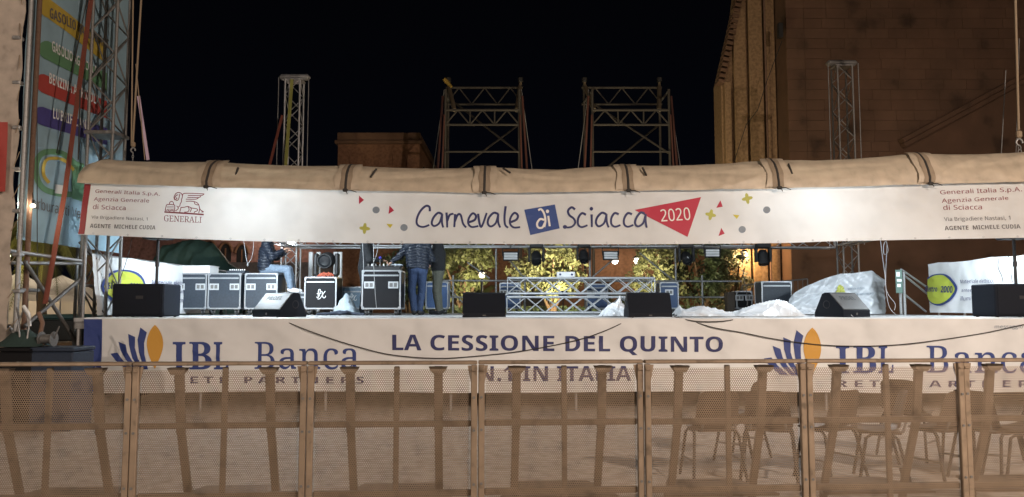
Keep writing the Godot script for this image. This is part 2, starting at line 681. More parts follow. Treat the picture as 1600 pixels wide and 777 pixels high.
	M.olive = worn(mat(0.11, 0.113, 0.09, 0.9), fine, 2.0, 1.2, hgt)
	M.cloth_black = worn(mat(0.012, 0.013, 0.016, 0.9), fine, 2.0, 1.2, hgt)
	M.orange_strap = worn(mat(0.26, 0.075, 0.05, 0.8), fine, 3.0)
	M.yellow_strap = mat(0.34, 0.34, 0.09, 0.7)
	M.pink_strap = mat(0.55, 0.42, 0.55, 0.6)
	M.plastic_chair = worn(mat(0.06, 0.04, 0.027, 0.45), fine, 2.0)
	M.oval = mat(0.44, 0.50, 0.06, 0.6)
	M.plastic_sheet = worn(mat(0.60, 0.62, 0.65, 0.3), soft, 0.6)
	M.fuel_sheet = worn(mat(0.31, 0.46, 0.55, 0.55), soft, 0.4, 0.4, folds)
	M.pill_green = mat(0.12, 0.26, 0.14, 0.6)
	M.pill_red = mat(0.40, 0.06, 0.05, 0.6)
	M.pill_blue = mat(0.07, 0.06, 0.23, 0.6)
	M.pill_yellow = mat(0.50, 0.36, 0.06, 0.6)
	M.wire_pale = mat(0.35, 0.36, 0.38, 0.6)
	M.rope = worn(mat(0.33, 0.25, 0.17, 0.9), fine, 8.0)


# a lamp that glows and lights: an emitting lens with the light just in front of it
func omni(parent: Node3D, where: Vector3, col: Color, e: float, size := 0.1):
	var l := OmniLight3D.new()
	l.name = "light"
	l.position = where
	l.light_color = col
	l.light_energy = e
	l.light_size = size
	l.omni_range = 80.0
	l.omni_attenuation = 2.0
	l.shadow_enabled = true
	parent.add_child(l, true)

func area(parent: Node3D, x: Transform3D, size: Vector2, col: Color, e: float):
	var l := AreaLight3D.new()
	l.name = "light"
	l.transform = x
	l.area_size = size
	l.light_color = col
	l.light_energy = e
	l.area_range = 80.0
	l.area_attenuation = 2.0
	l.shadow_enabled = true
	parent.add_child(l, true)


func street_lighting():
	# the square's lamps stand behind the photographer; their light falls on the barrier, the banners and the church
	var spots := [[Vector3(10.5, 0, 5.5), 0.3, 520.0, "tall street lamp on the square facing the church end of the stage"],
		[Vector3(-10.0, 0, 15.0), -0.3, 280.0, "tall street lamp on the square facing the fuel banner end of the stage"]]
	for s in spots:
		var t := thing("street_lamp", s[3], "street lamp", s[0], s[1], "lamps of the square")
		var p := MB.new()
		p.lathe(Transform3D(), [Vector2(0.0, 0.0), Vector2(0.16, 0.0), Vector2(0.16, 0.5), Vector2(0.085, 0.6), Vector2(0.055, 7.6), Vector2(0.0, 7.6)], 12)
		part(t, "pole", p, M.steel)
		var a := MB.new()
		a.sweep([Vector3(0, 7.4, 0), Vector3(0, 7.8, -0.2), Vector3(0, 7.95, -0.7), Vector3(0, 7.95, -1.2)], [0.04, 0.04, 0.035, 0.035], 8)
		part(t, "arm", a, M.steel)
		var h := MB.new()
		h.bx(Vector3(0, 7.98, -1.5), Vector3(0.34, 0.12, 0.75), 0.04)
		part(t, "lamp_head", h, M.steel)
		var g := MB.new()
		g.bx(Vector3(0, 7.90, -1.5), Vector3(0.26, 0.03, 0.6), 0.01)
		part(t, "lamp_lens", g, glow(1.0, 0.78, 0.55, 6.0))
		area(t, Transform3D(Basis(Vector3.RIGHT, -PI / 2 + 0.6), Vector3(0, 7.86, -1.5)), Vector2(0.26, 0.6), Color(1.0, 0.81, 0.66).linear_to_srgb(), s[2])


func flood(label: String, where: Vector3, aim: Vector3, e: float, col: Color):
	var t := thing("work_floodlight", label, "floodlight", where, 0.0, "work floodlights under the stage roof")
	var b := Basis.looking_at(aim - where, Vector3.UP)
	var h := MB.new()
	h.box(Transform3D(b, b * Vector3(0, 0, 0.06)), Vector3(0.42, 0.3, 0.10), 0.02)
	for k in 6:
		h.box(Transform3D(b, b * Vector3(-0.15 + k * 0.06, 0, 0.125)), Vector3(0.012, 0.24, 0.04))
	part(t, "housing", h, M.steel)
	var g := MB.new()
	g.box(Transform3D(b, b * Vector3(0, 0, 0.003)), Vector3(0.36, 0.24, 0.012))
	part(t, "lamp_lens", g, glow(0.85, 0.93, 1.0, 8.0))
	var y := MB.new()
	y.tube(b * Vector3(-0.23, 0, 0.06), b * Vector3(-0.23, 0.0, 0.06) + Vector3(0, 0.26, 0), 0.012, 0.012, 6)
	y.tube(b * Vector3(0.23, 0, 0.06), b * Vector3(0.23, 0.0, 0.06) + Vector3(0, 0.26, 0), 0.012, 0.012, 6)
	y.tube(b * Vector3(-0.23, 0, 0.06) + Vector3(0, 0.26, 0), b * Vector3(0.23, 0, 0.06) + Vector3(0, 0.26, 0), 0.012, 0.012, 6)
	part(t, "yoke", y, M.steel)
	area(t, Transform3D(b, b * Vector3(0, 0, -0.02)), Vector2(0.36, 0.24), col, e)


func stage_lighting():
	var cool := Color(0.80, 0.92, 1.0).linear_to_srgb()
	flood("lit work floodlight over the first flight case of the row", Vector3(-5.0, 3.0, -12.5), Vector3(-3.9, 1.8, -16.2), 18.0, cool)
	flood("lit work floodlight at the church end of the roof", Vector3(7.7, 3.0, -12.4), Vector3(6.9, 1.4, -13.8), 8.5, cool)
	flood("lit work floodlight over the middle of the stage", Vector3(0.6, 3.05, -12.4), Vector3(0.6, 1.4, -17.0), 11.0, cool)
	for s in [[Vector3(-3.9, 2.9, -12.7), 5.0, "caged work lamp hanging over the lettered wedge monitor beside the flight cases"], [Vector3(4.6, 2.9, -12.65), 3.4, "caged work lamp hanging over the lettered wedge monitor before the draped banner"], [Vector3(8.2, 2.85, -12.35), 3.6, "caged work lamp hanging over the subwoofer near the church"]]:
		caged_lamp(s[2], s[0], s[1], cool)


func caged_lamp(label: String, p: Vector3, e: float, col: Color):
	var t := thing("caged_lamp", label, "work lamp", p, 0.0, "caged work lamps behind the valance")
	var m := MB.new()
	m.lathe(Transform3D(), [Vector2(0, -0.06), Vector2(0.045, -0.03), Vector2(0.05, 0.01), Vector2(0.025, 0.05), Vector2(0, 0.055)], 12)
	part(t, "bulb", m, glow(0.85, 0.93, 1.0, 6.0))
	m = MB.new()
	for k in 6:
		var a := TAU * k / 6.0
		m.sweep([Vector3(cos(a) * 0.03, 0.06, sin(a) * 0.03), Vector3(cos(a) * 0.075, 0.0, sin(a) * 0.075), Vector3(cos(a) * 0.05, -0.08, sin(a) * 0.05), Vector3(0, -0.1, 0)], [0.003, 0.003, 0.003, 0.003], 4)
	part(t, "cage", m, M.steel)
	bar(t, "holder", Vector3(0, 0.05, 0), Vector3(0, 0.13, 0), 0.03, M.dark)
	bar(t, "wire", Vector3(0, 0.12, 0), Vector3(0, 0.6, 0), 0.006, M.dark)
	omni(t, Vector3.ZERO, col, e, 0.05)


func setting():
	var g := MB.new()
	g.quad_out(Vector3(-150, 0, 150), Vector3(150, 0, 150), Vector3(150, 0, -250), Vector3(-150, 0, -250), Vector3(0, -5, 0))
	struct("ground", g, M.asphalt)


func church():
	var t := thing("church", "sandstone church wall with pilasters and a pediment behind the stage", "church")
	var X0 := 9.5
	var Z := -26.0
	var w := MB.new()
	w.bx(Vector3(X0 + 9.0, 8.5, Z - 1.06), Vector3(18, 17, 2.0))
	part(t, "wall", w, M.mortar)
	# dressed stones, laid in courses over the part of the wall in view
	var ch := 0.36
	var lens := [0.62, 0.78, 0.9]
	var meshes := []
	for l in lens:
		for e in 2:
			var b := MB.new()
			b.bx(Vector3.ZERO, Vector3(l - 0.004, ch - 0.004, 0.12), 0.005 + 0.003 * e)
			meshes.append(b.mesh())
	var mats := [M.sandstone, M.sandstone_b, M.sandstone_c]
	var count := 0
	var rest := MB.new()
	var y := 5.4
	while y < 15.0:
		var x := X0 - rng.randf() * 0.3
		while x < X0 + 8.4:
			var i := rng.randi() % 3
			var l: float = lens[i]
			if x < X0:
				l = lens[0]; i = 0
				x = X0
			var c := Vector3(x + l / 2, y + ch / 2, Z - 0.003 - rng.randf() * 0.009)
			if y < 12.4 and count < 300:
				var o := part(t, "stone", meshes[i * 2 + rng.randi() % 2], mats[rng.randi() % 3], Transform3D(Basis(), c))
				count += 1
			else:
				rest.bx(c, Vector3(l - 0.007, ch - 0.007, 0.12), 0.008)
			x += l
		y += ch
	var ro := part(t, "upper_stones", rest, M.sandstone)
	ro.set_meta("kind", "stuff")
	# recessed strip with pilasters at the corner
	var st := MB.new()
	st.prism(PackedVector2Array([Vector2(7.55, 0), Vector2(9.6, 0), Vector2(9.6, 17), Vector2(8.8, 17), Vector2(8.2, 12.4), Vector2(7.55, 9.7)]), Z - 2.2, Z - 1.2)
	part(t, "corner_wall", st, M.plaster)
	for p in [[7.62, 7.86, 9.6], [7.98, 8.42, 12.3], [8.52, 9.02, 17.0], [9.1, 9.46, 17.0]]:
		var pm := MB.new()
		pm.bx(Vector3((p[0] + p[1]) / 2, p[2] / 2, Z - 1.12), Vector3(p[1] - p[0], p[2], 0.28), 0.02)
		part(t, "pilaster", pm, M.plaster)
	for k in 16:
		var u := k / 15.0
		var c := Vector2(7.5, 9.6).lerp(Vector2(8.2, 12.6), u)
		var dm := MB.new()
		dm.box(Transform3D(Basis(Vector3.BACK, -0.22), Vector3(c.x, c.y, Z - 1.15)), Vector3(0.24, 0.12, 0.5), 0.01)
		part(t, "dentil", dm, M.sandstone_c)
	# pediment over the church door
	var a := at(1405, 222, 25.9)
	var b := at(1610, 112, 25.9)
	var dir := (b - a).normalized()
	var rake := MB.new()
	var q := Transform3D(Basis(dir, Vector3.BACK.cross(dir), Vector3.BACK), (a + b) / 2 + Vector3(0, 0, 0.15))
	rake.box(q, Vector3((b - a).length(), 0.16, 0.36), 0.02)
	rake.box(q.translated_local(Vector3(0, -0.17, -0.08)), Vector3((b - a).length(), 0.16, 0.36), 0.02)
	part(t, "pediment_cornice", rake, M.sandstone_b)
	var tymp := MB.new()
	tymp.prism(PackedVector2Array([Vector2(a.x + 0.2, a.y - 2.6), Vector2(a.x + 10, a.y - 2.6), Vector2(b.x + 3, b.y - 0.3), Vector2(b.x, b.y - 0.3), Vector2(a.x + 0.2, a.y - 0.25)]), Z + 0.02, Z + 0.12)
	part(t, "tympanum", tymp, M.sandstone_b)
	var nic := MB.new()
	nic.bx(at(1535, -4, 25.95), Vector3(0.9, 0.2, 0.1), 0.01)
	part(t, "window_sill", nic, M.dark)
	for pp in [[1196.0, 0.035], [1226.0, 0.04]]:
		var x := gx(pp[0] + 6, 26.8, 6.0)
		bar(t, "drainpipe", Vector3(x, 0, Z - 0.85), Vector3(x, 16.5, Z - 0.85), pp[1], M.rust)
	# unlit fitting on the corner, with its slack wire
	var f := thing("wall_fitting", "small dark floodlight fitting high on the church corner", "light fitting", at(1219, 48, 25.8))
	var fb := MB.new()
	fb.bx(Vector3.ZERO, Vector3(0.17, 0.52, 0.2), 0.02)
	part(f, "body", fb, M.dark)
	var arm := MB.new()
	arm.tube(Vector3(0, 0, -0.08), Vector3(0.05, 0, -0.25), 0.03, 0.03, 6)
	part(f, "bracket", arm, M.dark)
	var wire := MB.new()
	var pts := []
	for p in [[1222, 64, 25.85], [1198, 128, 26.0], [1184, 172, 26.5], [1166, 195, 26.7], [1148, 250, 26.7]]:
		pts.append(at(p[0], p[1], p[2]))
	wire.sweep(pts, [0.014, 0.014, 0.014, 0.014, 0.014], 5)
	solo("slack_wire", wire, M.dark, "slack dark wire hanging from the fitting on the church corner", "wire")
	# wall lanterns in the recess: warm light on the pilasters
	lantern("lit wall lantern in the recess beside the church corner", Vector3(8.05, 3.35, Z - 0.55), 4.5, Color(1.0, 0.66, 0.32), 0.11)
	var up := Vector3(7.2, 0.9, Z + 0.1)
	var u := thing("ground_uplight", "lit ground uplight at the foot of the pilasters", "uplight", Vector3(up.x, 0, up.z))
	var ub := MB.new()
	ub.bx(Vector3(0, 0.12, 0), Vector3(0.3, 0.24, 0.3), 0.02)
	part(u, "housing", ub, M.dark)
	var ul := MB.new()
	ul.bx(Vector3(0, 0.25, 0), Vector3(0.24, 0.012, 0.24))
	part(u, "lamp_lens", ul, glow(1.0, 0.62, 0.26, 6.0))
	area(u, Transform3D(Basis(Vector3.RIGHT, PI / 2 - 0.25), Vector3(0, 0.29, 0)), Vector2(0.22, 0.22), Color(1.0, 0.6, 0.28).linear_to_srgb(), 8.0)


func lantern(label: String, where: Vector3, e: float, col: Color, r: float, called := "wall_lantern", post := false):
	var t := thing(called, label, "lantern", where if not post else Vector3(where.x, 0, where.z))
	var c := Vector3.ZERO if not post else Vector3(0, where.y, 0)
	var g := MB.new()
	g.lathe(Transform3D(Basis(), c), [Vector2(0, -r), Vector2(r * 0.7, -r * 0.72), Vector2(r, 0), Vector2(r * 0.7, r * 0.72), Vector2(0, r)], 12)
	part(t, "globe", g, glow(col.r, col.g + 0.15, col.b + 0.25, 4.0))
	var h := MB.new()
	h.lathe(Transform3D(Basis(), c), [Vector2(r * 1.5, r * 0.75), Vector2(r * 0.4, r * 1.5), Vector2(0.02, r * 1.6), Vector2(0.02, r * 3.0)], 10)
	part(t, "cap", h, M.dark)
	if post:
		bar(t, "post", Vector3.ZERO, c - Vector3(0, r * 0.9, 0), 0.045, M.dark)
	else:
		bar(t, "bracket", c + Vector3(0, r * 2.9, 0), c + Vector3(0, r * 2.9, -0.5), 0.02, M.dark)
	omni(t, c, col.linear_to_srgb(), e, r * 0.6)


func town_buildings():
	# terracotta block with a cornice, showing over the stage roof
	var d := 33.0
	var a := at(527, 260, d)
	var b := at(655, 260, d)
	var top := at(590, 209, d).y
	var t := thing("house", "low terracotta flat-roofed house with a heavy cornice behind the stage", "house", Vector3((a.x + b.x) / 2, 0, -d))
	var w := b.x - a.x
	var m := MB.new()
	m.bx(Vector3(0, (top - 0.45) / 2, -3), Vector3(w, top - 0.45, 6), 0.02)
	part(t, "wall", m, M.terracotta)
	m = MB.new()
	m.bx(Vector3(0, top - 0.38, -3), Vector3(w + 0.25, 0.16, 6.25), 0.03)
	m.bx(Vector3(0, top - 0.13, -3), Vector3(w + 0.05, 0.36, 6.06), 0.02)
	part(t, "cornice", m, M.sandstone_c)
	for px in [557.0, 624.0]:
		m = MB.new()
		m.bx(Vector3(gx(px, d, 7) - t.position.x, top - 1.15, 0.004), Vector3(0.62, 0.5, 0.06), 0.02)
		part(t, "vent_panel", m, M.terracotta)
	m = MB.new()
	m.bx(Vector3(w / 2 + 0.02, top - 2.0, -1.6), Vector3(0.08, 1.6, 0.5), 0.01)
	part(t, "chimney_flue", m, M.dark)
	# the long house behind the garden
	t = thing("house", "long brown house wall behind the lit garden trees", "house", Vector3(4.0, 0, -35.0))
	m = MB.new()
	m.bx(Vector3(0, 2.6, -2), Vector3(15.5, 5.2, 4), 0.02)
	part(t, "wall", m, M.terracotta)
	for k in 5:
		m = MB.new()
		m.bx(Vector3(-6 + k * 3.0, 1.5, 0.01), Vector3(1.0, 2.2, 0.08), 0.01)
		var dr := part(t, "door", m, M.dark)
		m = MB.new()
		m.bx(Vector3(-6 + k * 3.0, 2.72, 0.05), Vector3(1.3, 0.16, 0.16), 0.02)
		part(t, "lintel", m, M.sandstone_c)
	m = MB.new()
	m.bx(Vector3(0, 5.3, -2), Vector3(15.8, 0.25, 4.3), 0.03)
	part(t, "cornice", m, M.sandstone_c)
	# pink palace with pointed windows
	d = 38.0
	t = thing("palace", "dusky pink palace with pointed arched windows behind the flight cases", "palace", Vector3(-15.0, 0, -d))
	m = MB.new()
	m.bx(Vector3(0, 3.6, -3), Vector3(12.6, 7.2, 6), 0.02)
	part(t, "wall", m, M.pink)
	for q in [[300.0, 392.0], [327.0, 392.0], [352.5, 396.0], [378.0, 398.0]]:
		var c := at(q[0], q[1], d) - t.position
		var poly := PackedVector2Array()
		var hw := 0.27
		poly.append_array([Vector2(-hw, -0.42), Vector2(hw, -0.42), Vector2(hw, 0.05)])
		for k in range(1, 6):
			poly.append(Vector2(hw - hw * pow(k / 5.0, 1.6), 0.05 + 0.42 * sin(k / 5.0 * PI / 2)))
		for k in range(4, -1, -1):
			poly.append(Vector2(-hw + hw * pow(k / 5.0, 1.6), 0.05 + 0.42 * sin(k / 5.0 * PI / 2)))
		m = MB.new()
		m.prism(poly, -0.1, 0.02, Transform3D(Basis(), Vector3(c.x, c.y, 0)))
		var win := part(t, "window", m, M.dark)
		m = MB.new()
		var arch := []
		for k in range(2, poly.size()):
			arch.append(Vector3(c.x + poly[k].x * 1.25, c.y + poly[k].y * 1.12, 0.05))
		var rr := []
		rr.resize(arch.size())
		rr.fill(0.07)
		m.sweep(arch, rr, 6)
		part(win, "surround", m, M.terracotta)
		m = MB.new()
		m.bx(Vector3(c.x, c.y - 0.1, 0.04), Vector3(0.06, 0.7, 0.05))
		part(win, "mullion", m, M.terracotta)
	m = MB.new()
	m.bx(Vector3(-10.5, 1.75, -34.0), Vector3(7.0, 3.5, 0.4), 0.03)
	solo("boundary_wall", m, worn(mat(0.22, 0.19, 0.18, 0.9), M.blot, 0.4), "grey boundary wall in front of the pink palace", "wall")


func palace_lamp():
	lantern("lit wall lantern on the pink palace above the boundary wall", Vector3(-11.6, 5.6, -36.6), 3.2, Color(1.0, 0.86, 0.72), 0.14)

func crown_mesh(r: Vector3, count: int, leaf: float, sd: int) -> MB:
	var mb := MB.new()
	var g := RandomNumberGenerator.new()
	g.seed = sd
	var clumps := []
	for i in 46:
		var dir := Vector3(g.randfn(), g.randfn(), g.randfn()).normalized()
		clumps.append([dir * g.randf_range(0.45, 0.92) * r, g.randf_range(0.16, 0.34) * (r.x + r.y) / 2])
	for i in count:
		var c: Array = clumps[g.randi() % clumps.size()]
		var dir := Vector3(g.randfn(), g.randfn(), g.randfn()).normalized()
		var p: Vector3 = c[0] + dir * c[1] * pow(g.randf(), 0.4)
		var n := (dir + Vector3(g.randfn(), g.randfn() + 0.6, g.randfn()) * 0.6).normalized()
		var s := n.cross(Vector3(g.randfn(), g.randfn(), g.randfn())).normalized()
		var w := n.cross(s)
		var L := leaf * g.randf_range(0.6, 1.3)
		var bend := n * L * 0.12
		mb.tri(p - s * L, p + w * L * 0.45 + bend, p + s * L)
		mb.tri(p - s * L, p + s * L, p - w * L * 0.45 + bend)
	return mb

func tree(called: String, label: String, c: Vector3, r: Vector3, count: int, leaf: float, m: Material, sd: int):
	var t := thing(called, label, "tree", Vector3(c.x, 0, c.z), 0.0, "garden trees behind the stage")
	part(t, "crown", crown_mesh(r, count, leaf, sd), m, Transform3D(Basis(), Vector3(0, c.y, 0)))
	var k := MB.new()
	k.sweep([Vector3.ZERO, Vector3(0.05, c.y * 0.5, 0), Vector3(0, c.y, 0.03)], [0.16, 0.12, 0.08], 8)
	for i in 6:
		var a := TAU * i / 6.0 + sd
		k.sweep([Vector3(0, c.y * 0.45, 0), Vector3(cos(a) * r.x * 0.3, c.y * 0.75, sin(a) * r.z * 0.3), Vector3(cos(a) * r.x * 0.65, c.y + r.y * 0.2, sin(a) * r.z * 0.65)], [0.07, 0.05, 0.02], 6)
	part(t, "trunk", k, M.bark)

func palm(label: String, base: Vector3, h: float, fr: int, L: float, m: Material, sd: int, droop := 1.0):
	var g := RandomNumberGenerator.new()
	g.seed = sd
	var t := thing("palm_tree", label, "palm", base)
	var k := MB.new()
	var n := maxi(int(h / 0.25), 2)
	var pts := []
	var rr := []
	for i in n + 1:
		pts.append(Vector3(0.04 * sin(i * 0.7), h * i / n, 0))
		rr.append((0.12 + 0.02 * (i % 2)) * (1.0 if h > 1.0 else 0.6))
	k.sweep(pts, rr, 10)
	part(t, "trunk", k, M.bark)
	for i in fr:
		var a := TAU * i * 0.381966 * 1.0
		var el := lerpf(1.3, -0.15, float(i) / fr) + g.randfn() * 0.08
		var mb := MB.new()
		var dir := Vector3(cos(a), 0, sin(a))
		var side := Vector3(-sin(a), 0, cos(a))
		var sp := []
		for q in 13:
			var u := q / 12.0
			sp.append(Vector3(0, h, 0) + dir * L * u * cos(el * (1 - 0.3 * u)) + Vector3(0, L * (u * sin(el) - droop * 0.75 * u * u), 0))
		mb.sweep(sp, [0.025, 0.024, 0.022, 0.02, 0.02, 0.018, 0.016, 0.014, 0.012, 0.01, 0.008, 0.006, 0.004], 4)
		for q in range(8, 52):
			var u := q / 52.0
			var i0 := mini(int(u * 12), 11)
			var p: Vector3 = sp[i0].lerp(sp[i0 + 1], u * 12 - i0)
			var tg: Vector3 = (sp[i0 + 1] - sp[i0]).normalized()
			var ll := L * 0.26 * sin(PI * minf(u * 0.85 + 0.12, 1.0)) * g.randf_range(0.85, 1.1)
			for sg in [-1.0, 1.0]:
				var tip: Vector3 = p + (side * sg * 0.75 + tg * 0.75 + Vector3(0, -0.28 - g.randf() * 0.25, 0)).normalized() * ll
				mb.tri(p - tg * 0.018, tip, p + tg * 0.018)
		part(t, "frond", mb, m)

func garden():
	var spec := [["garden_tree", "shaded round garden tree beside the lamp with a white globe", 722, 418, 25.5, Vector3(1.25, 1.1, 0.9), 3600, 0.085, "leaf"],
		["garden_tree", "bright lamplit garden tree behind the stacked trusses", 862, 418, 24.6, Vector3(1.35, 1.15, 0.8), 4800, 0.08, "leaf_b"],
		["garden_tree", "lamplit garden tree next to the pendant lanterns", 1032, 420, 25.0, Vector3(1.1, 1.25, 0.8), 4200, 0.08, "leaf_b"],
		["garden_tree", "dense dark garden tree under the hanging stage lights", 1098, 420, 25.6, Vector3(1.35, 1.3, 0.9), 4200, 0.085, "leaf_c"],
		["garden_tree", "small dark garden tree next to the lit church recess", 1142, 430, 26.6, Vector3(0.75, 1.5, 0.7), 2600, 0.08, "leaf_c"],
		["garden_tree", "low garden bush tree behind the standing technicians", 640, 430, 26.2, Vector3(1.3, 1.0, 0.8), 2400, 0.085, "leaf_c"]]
	var i := 0
	for s in spec:
		i += 1
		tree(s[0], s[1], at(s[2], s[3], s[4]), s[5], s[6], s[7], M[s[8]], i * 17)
	palm("spiky dwarf palm under the pendant lanterns", ground(955, 29.0), 1.2, 16, 1.5, M.leaf_c, 5, 0.5)
	palm("dwarf palm in front of the brown house wall", ground(983, 29.5), 1.5, 16, 1.3, M.leaf_c, 6, 0.5)
	palm("dwarf palm behind the railing near the globe lamp", ground(745, 28.5), 1.6, 14, 1.4, M.leaf, 8, 0.5)
	palm("golden lit palm beside the church recess", ground(1176, 26.2), 0.5, 12, 1.2, M.frond, 9, 0.6)
	var hb := MB.new()
	var g := RandomNumberGenerator.new()
	g.seed = 31
	for k in 7000:
		var p := Vector3(g.randf_range(-3.0, 7.2), g.randf_range(0.2, 1.55) , -25.2 + g.randfn() * 0.25)
		var s := Vector3(g.randfn(), g.randfn(), g.randfn()).normalized() * 0.085
		var w := s.cross(Vector3(g.randfn(), g.randfn(), g.randfn())).normalized() * 0.04
		hb.tri(p - s, p + w, p + s)
		hb.tri(p - s, p + s, p - w)
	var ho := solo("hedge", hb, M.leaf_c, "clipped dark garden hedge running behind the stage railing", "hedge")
	# lamps that light the garden
	var warm := Color(1.0, 0.72, 0.36)
	lantern("lit globe lamp on a thin post beside the shaded garden tree", at(753, 430, 23.6), 1.6, warm, 0.10, "globe_lamp", true)
	lantern("lit pendant lantern on the brown house wall next to the hanging panel light", at(961, 408, 33.5), 1.0, Color(1.0, 0.82, 0.58), 0.15, "pendant_lantern")
	lantern("lit pendant lantern on the brown house wall next to the lamplit tree", at(996, 408, 33.5), 1.0, Color(1.0, 0.82, 0.58), 0.16, "pendant_lantern")
	for s in [[880.0, 22.6, 30.0, "lit garden floodlight in front of the bright tree"], [1022.0, 23.0, 13.0, "lit garden floodlight near the pendant lanterns"], [735.0, 23.9, 7.0, "lit garden floodlight near the globe lamp"]]:
		var p := ground(s[0], s[1])
		var t := thing("garden_floodlight", s[3], "floodlight", p)
		var b := Basis(Vector3.RIGHT, 0.55)
		var h := MB.new()
		h.box(Transform3D(b, Vector3(0, 1.9, 0.05)), Vector3(0.26, 0.2, 0.09), 0.01)
		part(t, "housing", h, M.dark)
		bar(t, "stake", Vector3.ZERO, Vector3(0, 1.9, 0.06), 0.02, M.dark)
		var l := MB.new()
		l.box(Transform3D(b, Vector3(0, 1.9, 0.05) + b * Vector3(0, 0, -0.05)), Vector3(0.22, 0.16, 0.01))
		part(t, "lamp_lens", l, glow(1.0, 0.8, 0.5, 5.0))
		area(t, Transform3D(b, Vector3(0, 1.9, 0.05) + b * Vector3(0, 0, -0.075)), Vector2(0.22, 0.16), Color(1.0, 0.84, 0.52).linear_to_srgb(), s[2])


# four chords and zigzag lacing between a and b
func truss(t: Node3D, a: Vector3, b: Vector3, w: float, step: float, rc: float, rb: float, m: Material, h := 0.0, cross := false):
	var hh := h if h > 0.0 else w
	var y := (b - a).normalized()
	var s := (Vector3.RIGHT if absf(y.y) > 0.9 else Vector3.UP)
	s = (s - y * s.dot(y)).normalized()
	var z := y.cross(s)
	var c := []
	for k in [[-1, -1], [1, -1], [1, 1], [-1, 1]]:
		c.append(s * k[0] * hh / 2.0 + z * k[1] * w / 2.0)
		bar(t, "chord", a + c[-1], b + c[-1], rc, m)
	var n := maxi(int(round((b - a).length() / step)), 1)
	for f in 4:
		var p: Vector3 = c[f]
		var q: Vector3 = c[(f + 1) % 4]
		for i in n:
			var u := a.lerp(b, float(i) / n)
			var v := a.lerp(b, float(i + 1) / n)
			if (i + f) % 2 == 0 or cross:
				bar(t, "brace", u + p, v + q, rb, m)
			if (i + f) % 2 == 1 or cross:
				bar(t, "brace", u + q, v + p, rb, m)
		bar(t, "end_bar", a + p, a + q, rb, m)
		bar(t, "end_bar", b + p, b + q, rb, m)

